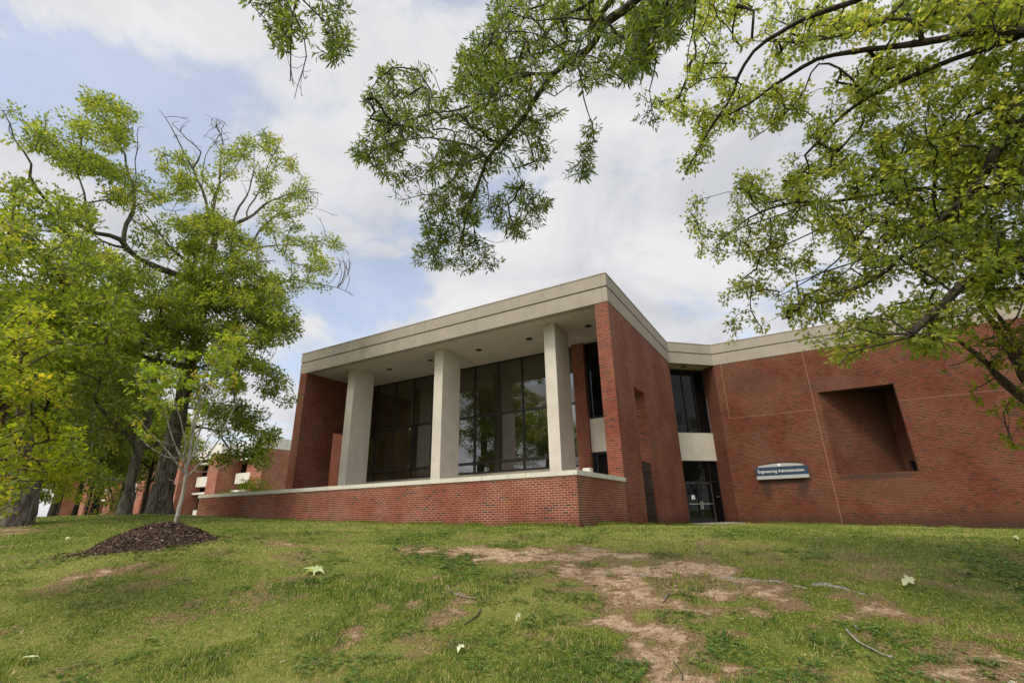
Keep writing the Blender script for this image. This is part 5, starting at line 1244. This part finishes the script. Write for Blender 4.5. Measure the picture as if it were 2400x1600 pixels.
# ------------------------------------------------------------------ ground cover
def mulch():
    n = 90; rows = 26; V = []; F = []; m, nt, bs = new_mat('bark_mulch'); pos = nd(nt, 'ShaderNodeNewGeometry').outputs['Position']
    a = noise_n(nt, pos, 38, 6, .75); c = mixc(nt, mrange(nt, a, .35, .68), (.030, .019, .014), (.13, .078, .055)); nt.links.new(c, bs.inputs['Base Color']); bs.inputs['Roughness'].default_value = .95; bump(nt, a, 1, .05, bs)
    for i in range(rows):
        r = 1.16 * i / (rows - 1)
        for k in range(n):
            an = 2 * PI * k / n; u = math.cos(an) * r; w = math.sin(an) * r * 1.0
            p = YT_C + RH * u * (1.08 if u < 0 else .95) + FH * w
            V.append([p[0], p[1], 0])
    V = np.array(V); h, r = mound_h(V[:, 0], V[:, 1]); V[:, 2] = H(V[:, 0], V[:, 1]) + np.maximum(h, -.06) + (fbm(V[:, 0] * 9, V[:, 1] * 9, 3, 4) - .5) * .09 * (h > 0)
    for i in range(rows - 1):
        for k in range(n): F.append([i * n + k, i * n + (k + 1) % n, (i + 1) * n + (k + 1) % n, (i + 1) * n + k])
    t = mesh_obj('mulch_mound', V, F, m, smooth=True, loc=YT_C * [1, 1, 0]); tag(t, 'mound of dark brown bark mulch around the young maple', 'mulch mound')
    N = 6500; a = rng.uniform(0, 2 * PI, N); rr = np.sqrt(rng.random(N)) * 1.12; rr[:700] *= 1.25
    u = np.cos(a) * rr; w = np.sin(a) * rr; P = YT_C + RH * (u * np.where(u < 0, 1.08, .95))[:, None] + FH * w[:, None]
    tail = rng.random(N) < .05; P[tail] = YT_C + RH * (-.95 - rng.random(tail.sum()) ** 2 * .9)[:, None] + FH * (-.45 + rng.normal(0, .28, tail.sum()))[:, None]
    h, r = mound_h(P[:, 0], P[:, 1]); P[:, 2] = H(P[:, 0], P[:, 1]) + np.maximum(h, 0) + rng.uniform(.005, .035, N)
    d = rng.normal(0, 1, (N, 3)); d[:, 2] *= .35; d /= np.linalg.norm(d, axis=1)[:, None]; s = np.cross(d, rng.normal(0, 1, (N, 3))); s /= np.linalg.norm(s, axis=1)[:, None]
    L = rng.uniform(.02, .07, N)[:, None]; wd = rng.uniform(.004, .011, N)[:, None]
    Q = np.stack([P - d * L * .5 - s * wd, P + d * L * .5 - s * wd, P + d * L * .5 + s * wd, P - d * L * .5 + s * wd], 1)
    mm, nt, bs = new_mat('bark_chips'); at_ = nd(nt, 'ShaderNodeAttribute'); at_.attribute_name = 'tint'; rp = nd(nt, 'ShaderNodeValToRGB'); nt.links.new(at_.outputs['Fac'], rp.inputs[0])
    e = rp.color_ramp.elements; e.new(.75); e.new(.93)
    for el, pz, c in zip(e, (0, .75, .93, 1), ((.038, .023, .016), (.12, .068, .048), (.23, .14, .10), (.48, .38, .30))): el.position = pz; el.color = (*c, 1)
    nt.links.new(rp.outputs[0], bs.inputs['Base Color']); bs.inputs['Roughness'].default_value = .9
    o = bulk_mesh('bark_chips', Q, 4, mm, t, rng.random(N)); o['kind'] = 'stuff'
mulch()
def in_mound(x, y): return mound_h(x, y)[0] > .02
def polar(N, r0, r1, p, amax=60):
    u = rng.random(N)
    r = (r0 ** (1 - p) + u * (r1 ** (1 - p) - r0 ** (1 - p))) ** (1 / (1 - p)); a = rng.uniform(-R(amax), R(amax), N)
    P = CAMP[None] + (np.sin(a) * r)[:, None] * RH + (np.cos(a) * r)[:, None] * FH
    return P[:, 0], P[:, 1], r
def inside_building(x, y):
    return ((x < .02) & (x > -19.65) & (y > -.03)) | (y > 16.6) | ((x <= .3) & (y > 14)) | ((y - 14.5 > x) & (x > -1) & (x < 2.2) & (y > 14))
def ramp_mat(name, stops, rough=.6, trans=.3):
    m, nt, bs = new_mat(name); at_ = nd(nt, 'ShaderNodeAttribute'); at_.attribute_name = 'tint'; rp = nd(nt, 'ShaderNodeValToRGB'); nt.links.new(at_.outputs['Fac'], rp.inputs[0])
    e = rp.color_ramp.elements
    while len(e) < len(stops): e.new(.5)
    for el, (p, c) in zip(e, stops): el.position = p; el.color = (*c, 1)
    nt.links.new(rp.outputs[0], bs.inputs['Base Color']); bs.inputs['Roughness'].default_value = rough; bs.inputs['Specular IOR Level'].default_value = .3
    if trans:
        tr = nd(nt, 'ShaderNodeBsdfTranslucent'); nt.links.new(rp.outputs[0], tr.inputs[0]); mx = nd(nt, 'ShaderNodeMixShader'); mx.inputs[0].default_value = trans
        nt.links.new(bs.outputs[0], mx.inputs[1]); nt.links.new(tr.outputs[0], mx.inputs[2]); nt.links.new(mx.outputs[0], nt.nodes['Material Output'].inputs[0])
    return m
def grass():
    N = 720000
    x, y, r = polar(N, 3.4, 34, 1.15)
    d = dirt(x, y); lush = fbm(x * .9, y * .9, 3, 61)
    ok = ~inside_building(x, y) & ~in_mound(x, y) & (rng.random(N) > np.clip(d * 1.15 * (.55 + .9 * fbm(x * 4.5, y * 4.5, 3, 131)), 0, .93)) & (fbm(x * 6, y * 6, 2, 71) + .35 * lush > .42)
    x, y, r, lush, d = x[ok], y[ok], r[ok], lush[ok], d[ok]; N = len(x)
    z = H(x, y); dr = dry(x, y)
    tall = np.clip((lush - .55) / .12, 0, 1) * (r < 9)
    L = rng.uniform(.014, .036, N) * (1 + 1.5 * tall) * np.clip(.6 + r / 18, .7, 1.25)
    w = rng.uniform(.0022, .0045, N) * np.clip(r / 5.0, .9, 5)
    a = rng.uniform(0, 2 * PI, N); lean = rng.uniform(.25, 1.3, N)
    d3 = np.stack([np.cos(a) * lean, np.sin(a) * lean, np.ones(N)], -1); d3 /= np.linalg.norm(d3, axis=1)[:, None]
    b = a + rng.uniform(.8, 2.2, N); s = np.stack([np.cos(b), np.sin(b), np.zeros(N)], -1)
    P = np.stack([x, y, z - .004], -1)
    V = np.stack([P - s * w[:, None], P + s * w[:, None], P + d3 * L[:, None]], 1)
    tn = np.clip(.24 + (lush - .5) * -.7 + dr * .22 + (fbm(x * 5, y * 5, 3, 141) - .5) * .6 + (vnoise(x * 15, y * 15, 143) - .5) * .62 + rng.normal(0, .14, N) + d * .10, 0, .86); st = rng.random(N) < .09 + .16 * dr; tn[st] = rng.uniform(.82, 1, st.sum())
    # longer unmown grass along the foot of the walls
    wl = [((-19.6, -.04), (0.04, -.04)), ((.05, 0), (.05, 14.4)), ((2.3, 16.62), (24, 16.62))]
    for (ax, ay), (bx, by) in wl:
        L0 = math.hypot(bx - ax, by - ay); n = int(L0 * 420); t = rng.random(n); k = fbm(t * L0 * 1.3, t * 0, 3, 151); keep = rng.random(n) < np.clip((k - .38) * 5, .08, 1); t = t[keep]; k = k[keep]; n = len(t)
        qx = ax + (bx - ax) * t; qy = ay + (by - ay) * t; ox, oy = (by - ay) / L0, -(bx - ax) / L0; o_ = np.abs(rng.normal(0, .06, n)); qx = qx + ox * o_; qy = qy + oy * o_
        a = rng.uniform(0, 2 * PI, n); ln = rng.uniform(.1, .6, n); dd = np.stack([np.cos(a) * ln, np.sin(a) * ln, np.ones(n)], -1); dd /= np.linalg.norm(dd, axis=1)[:, None]
        PP = np.stack([qx, qy, H(qx, qy) - .01], -1); sw = np.stack([np.sin(a), -np.cos(a), a * 0], -1) * .011; LL = (rng.uniform(.03, .10, n) * (.5 + 1.4 * k))[:, None]
        V = np.concatenate([V, np.stack([PP - sw, PP + sw, PP + dd * LL], 1)]); tn = np.concatenate([tn, np.clip(rng.normal(.35, .22, n), 0, 1)])
    m = ramp_mat('grass_blades', [(0, (.070, .140, .018)), (.3, (.185, .275, .032)), (.6, (.34, .37, .062)), (.8, (.45, .40, .14)), (1, (.62, .52, .28))], .55, .35)
    o = bulk_mesh('grass', V, 3, m, None, tn, CAMP * [1, 1, 0]); tag(o, kind='stuff')
grass()
def clover():
    N = 95000; x, y, r = polar(N, 3.4, 14, .9)
    c = fbm(x * .75, y * .75, 3, 111) * .6 + fbm(x * 2.6, y * 2.6, 3, 117) * .4; d = dirt(x, y)
    near_ = np.clip((9 - r) / 5, 0, 1)
    ok = (c + near_ * .12 > .535 + .35 * rng.random(N) * .3) & (d < .4) & ~in_mound(x, y); x, y, r = x[ok], y[ok], r[ok]; N = len(x)
    z = H(x, y); P = np.stack([x, y, z + rng.uniform(.012, .05, N)], -1); V = []
    a0 = rng.uniform(0, 2 * PI, N); sz = rng.uniform(.009, .024, N) * np.clip(r / 6, .9, 1.6)
    for k in range(3):
        a = a0 + k * 2.09; dx = np.stack([np.cos(a), np.sin(a), rng.uniform(-.15, .35, N)], -1); sx = np.stack([-np.sin(a), np.cos(a), rng.uniform(-.2, .2, N)], -1)
        for_ = [(0, 0), (.55, .5), (1.0, .42), (1.12, 0), (1.0, -.42), (.55, -.5)]
        V.append(np.stack([P + (dx * p + sx * q) * sz[:, None] for p, q in for_], 1))
    m = ramp_mat('clover_leaves', [(0, (.045, .12, .02)), (.5, (.10, .22, .036)), (.85, (.19, .31, .07)), (1, (.36, .34, .09))], .5, .3)
    t = rng.random(N) ** 1.3
    o = bulk_mesh('clover', np.concatenate(V), 6, m, None, np.tile(t, 3), CAMP * [1, 1, 0]); tag(o, kind='stuff')
clover()
def litter():
    # loose straw, bits of bark and small stones lying in the bare soil
    N = 30000; x, y, r = polar(N, 3.6, 15, .9); d = dirt(x, y); ok = (rng.random(N) < .24 + d * .6) & ~in_mound(x, y); x, y, r = x[ok], y[ok], r[ok]; N = len(x)
    P = np.stack([x, y, H(x, y) + rng.uniform(.003, .012, N)], -1); a = rng.uniform(0, 2 * PI, N); dd = np.stack([np.cos(a), np.sin(a), rng.uniform(-.1, .25, N)], -1); s = np.stack([-np.sin(a), np.cos(a), rng.uniform(-.4, .4, N)], -1)
    L = rng.uniform(.012, .06, N)[:, None]; w = (rng.uniform(.0016, .006, N) * np.clip(r / 6, .8, 1.6))[:, None]
    V = np.stack([P - s * w, P + dd * L - s * w * .6, P + dd * L + s * w * .6, P + s * w], 1)
    m = ramp_mat('plant_litter', [(0, (.06, .034, .022)), (.4, (.17, .095, .05)), (.7, (.30, .19, .10)), (1, (.52, .43, .31))], .9, 0)
    o = bulk_mesh('plant_litter', V, 4, m, None, rng.random(N), CAMP * [1, 1, 0]); tag(o, kind='stuff')
    N = 5200; x, y, r = polar(N, 3.6, 13, .9); d = dirt(x, y); ok = (d > .25) & (rng.random(N) < d) & ~in_mound(x, y); x, y, r = x[ok], y[ok], r[ok]; N = len(x)
    oc = np.array([(1, 0, 0), (0, 1, 0), (-1, 0, 0), (0, -1, 0), (0, 0, .8), (0, 0, -.8)]); fc = [(0, 1, 4), (1, 2, 4), (2, 3, 4), (3, 0, 4), (1, 0, 5), (2, 1, 5), (3, 2, 5), (0, 3, 5)]
    sz = rng.uniform(.004, .016, N) * (1 + 1.6 * (rng.random(N) < .06)); P = np.stack([x, y, H(x, y) + sz * .3], -1); a = rng.uniform(0, 2 * PI, N); ca, sa = np.cos(a), np.sin(a); el = rng.uniform(.6, 1.4, (N, 3))
    v = oc[None] * el[:, None] * rng.uniform(.75, 1.25, (N, 6, 1)); v = np.stack([v[..., 0] * ca[:, None] - v[..., 1] * sa[:, None], v[..., 0] * sa[:, None] + v[..., 1] * ca[:, None], v[..., 2] * .7], -1) * sz[:, None, None] + P[:, None]
    V = np.concatenate([v[:, list(f)] for f in fc])
    m = ramp_mat('stones', [(0, (.16, .10, .07)), (.5, (.30, .20, .145)), (.85, (.42, .30, .23)), (1, (.62, .55, .47))], .85, 0)
    o = bulk_mesh('gravel', V, 3, m, None, np.tile(rng.random(N), 8), CAMP * [1, 1, 0]); tag(o, kind='stuff')
litter()

# ------------------------------------------------------------------ single things lying on the lawn
def on_ground(pts, lift): return [ground_hit(x, y) + np.array([0, 0, lift]) for x, y in pts]
def stick(pts, r0, r1, label, mat, lift=.012, twigs=()):
    P = on_ground(pts, lift); t = MB()
    Q, rr = smooth_path(P, r0, r1, .03, .003); t.tube(Q, rr, 7)
    for q, r in twigs:
        Q2, r2 = smooth_path(on_ground(q, lift + .01), r, r * .5, .03, .002); t.tube(Q2, r2, 5)
    o = t.build('fallen_stick', mat, smooth=True, loc=P[0]); tag(o, label, 'stick')
stick([(1985, 1480), (2005, 1502), (2022, 1514), (2050, 1528), (2072, 1540), (2096, 1546)], .013, .009, 'long grey fallen stick on the grass at the lower right', MT['wood_grey'], .022, [([(2003, 1500), (2010, 1492)], .005)])
stick([(2001, 1466), (2008, 1474), (2014, 1480)], .012, .009, 'short stub of grey stick beside the long fallen stick', MT['wood_grey'], .018)
stick([(1555, 1412), (1561, 1402), (1567, 1396)], .012, .006, 'short bent pale twig on the bare soil in the middle of the lawn', MT['wood_grey'], .016)
stick([(1050, 1376), (1060, 1392), (1085, 1400), (1115, 1405)], .010, .006, 'thin forked grey twig on the stony patch left of centre', MT['wood_grey'], .02, [([(1062, 1394), (1075, 1396), (1100, 1408)], .005)])
stick([(1126, 1430), (1118, 1446), (1106, 1456), (1088, 1466)], .011, .007, 'curved dark grey twig at the edge of the tall grass tuft', MT['bark_limb'], .02)
stick([(1580, 1555), (1592, 1570), (1600, 1585), (1599, 1598)], .006, .004, 'thin dark curved twig on bare soil at the bottom edge', MT['bark_limb'], .01)
def root(pts, r0, r1, label):
    P = on_ground(pts, -.012); t = MB(); Q, rr = smooth_path(P, r0, r1, .05, .008); t.tube(Q, rr, 9); o = t.build('tree_root', MT['wood_grey'], smooth=True, loc=P[0]); tag(o, label, 'tree root')
root([(1690, 1352), (1740, 1356), (1790, 1361), (1830, 1364), (1860, 1370), (1892, 1379)], .03, .022, 'long grey exposed tree root snaking along the bare patch')
root([(1905, 1372), (1925, 1370), (1950, 1374), (1985, 1381), (2030, 1394)], .045, .02, 'thicker knobbly exposed tree root right of the long root')
root([(1480, 1348), (1505, 1347), (1530, 1346)], .028, .022, 'short pale exposed root end on the bare soil above centre')
def pale_leaf(pts, label, w, twist=0.0, name='fallen_leaf', lift=.03, mat=None, arch=.04):
    """a broad pale leaf blade with lobes, arched above the grass; pts: stem end and tip in the photo"""
    a, b = on_ground(pts, lift); L = np.linalg.norm(b - a); d = (b - a) / L; s = np.cross([0, 0, 1.0], d); s /= np.linalg.norm(s); up = np.cross(d, s)
    s = s * math.cos(twist) + up * math.sin(twist); n = 14; V = []; F = []
    for i in range(n):
        u = i / (n - 1); hw = w * (math.sin(PI * min(1, u * 1.02)) ** .7) * (1 + .45 * math.sin(u * 15)) * .5 + .001
        c = a + d * (u * L) + np.array([0, 0, arch * math.sin(PI * u) + .012 * math.sin(u * 9)])
        V += [c - s * hw + [0, 0, hw * .3], c, c + s * hw + [0, 0, hw * .3]]
    V = np.array(V); V = np.concatenate([V, V - [0, 0, .0015]]); m = n * 3
    for i in range(n - 1):
        for k in range(2):
            q = [i * 3 + k, (i + 1) * 3 + k, (i + 1) * 3 + k + 1, i * 3 + k + 1]; F.append(q); F.append([j + m for j in q[::-1]])
    o = mesh_obj(name, V, F, mat or LEAFP, smooth=True, loc=a); tag(o, label, 'leaf'); return o
LEAFP = leaf_mat('pale_fallen_leaf', (.62, .66, .46), (.62, .66, .46), (.62, .66, .46), .25)
pale_leaf([(40, 1560), (92, 1553)], 'pale cream fallen leaf in the grass at the lower left corner', .06)
pale_leaf([(2120, 1382), (2150, 1370)], 'cream lobed fallen leaf on the grass near the right edge', .10, .9, lift=.05)
pale_leaf([(1072, 1538), (1090, 1526)], 'pale fallen leaf in tall grass near the bottom centre, left of the upright one', .05, .3)
pale_leaf([(1209, 1468), (1222, 1454)], 'pale fallen leaf standing upright in grass at bottom centre', .045, 1.0, lift=.05)
pale_leaf([(152, 1268), (163, 1266)], 'tiny white fallen leaf far off on the slope at the left', .08, .4)
pale_leaf([(2378, 1262), (2390, 1270)], 'white fallen leaf on the grass at the far right edge', .06, .5, lift=.04)
def sprig():
    base = ground_hit(738, 1345); t = thing('leafy_sprig', 'fallen sprig of long pale green leaves lying on the lawn below the terrace wall', 'sprig', base)
    m = leaf_mat('sprig_leaf', (.36, .45, .20), (.50, .58, .33), (.64, .68, .48), .3)
    for k, (px, py, w, li) in enumerate([(700, 1340, .05, .05), (708, 1352, .05, .03), (722, 1330, .05, .10), (745, 1325, .05, .16), (762, 1336, .055, .09), (760, 1348, .05, .05), (735, 1352, .05, .04), (715, 1345, .045, .06)]):
        a = base + np.array([0, 0, .03]); g = ground_hit(px, max(py, 1340)); b = a + (g - a) * min(1, .27 / (np.linalg.norm(g - a) + 1e-6)) + np.array([0, 0, li * .55]); L = np.linalg.norm(b - a); d = (b - a) / L; s = np.cross([0, 0, 1.0], d); s /= np.linalg.norm(s); V = []; F = []
        tw = rng.uniform(-.8, .8); up = np.cross(d, s); s = s * math.cos(tw) + up * math.sin(tw)
        for i in range(9):
            u = i / 8; hw = w * .5 * math.sin(PI * min(.97, .06 + u * .95)) ** .8; c = a + d * u * L + np.array([0, 0, .05 * math.sin(PI * u)]); V += [c - s * hw, c - np.array([0, 0, hw * .3]), c + s * hw]
        for i in range(8):
            for q in range(2): F.append([i * 3 + q, (i + 1) * 3 + q, (i + 1) * 3 + q + 1, i * 3 + q + 1])
        o = mesh_obj('leaf', V, F, m, t, smooth=True); at_ = o.data.attributes.new('tint', 'FLOAT', 'FACE'); at_.data.foreach_set('value', np.full(len(F), rng.random(), np.float32))
    c = MB(); c.tube([base + [0, 0, .02], base + RH * .12 + [0, 0, .05], base + RH * .22 - FH * .05 + [0, 0, .03]], [.006, .005, .003], 6); c.build('stem', MT['bark_brown'], t)
sprig()
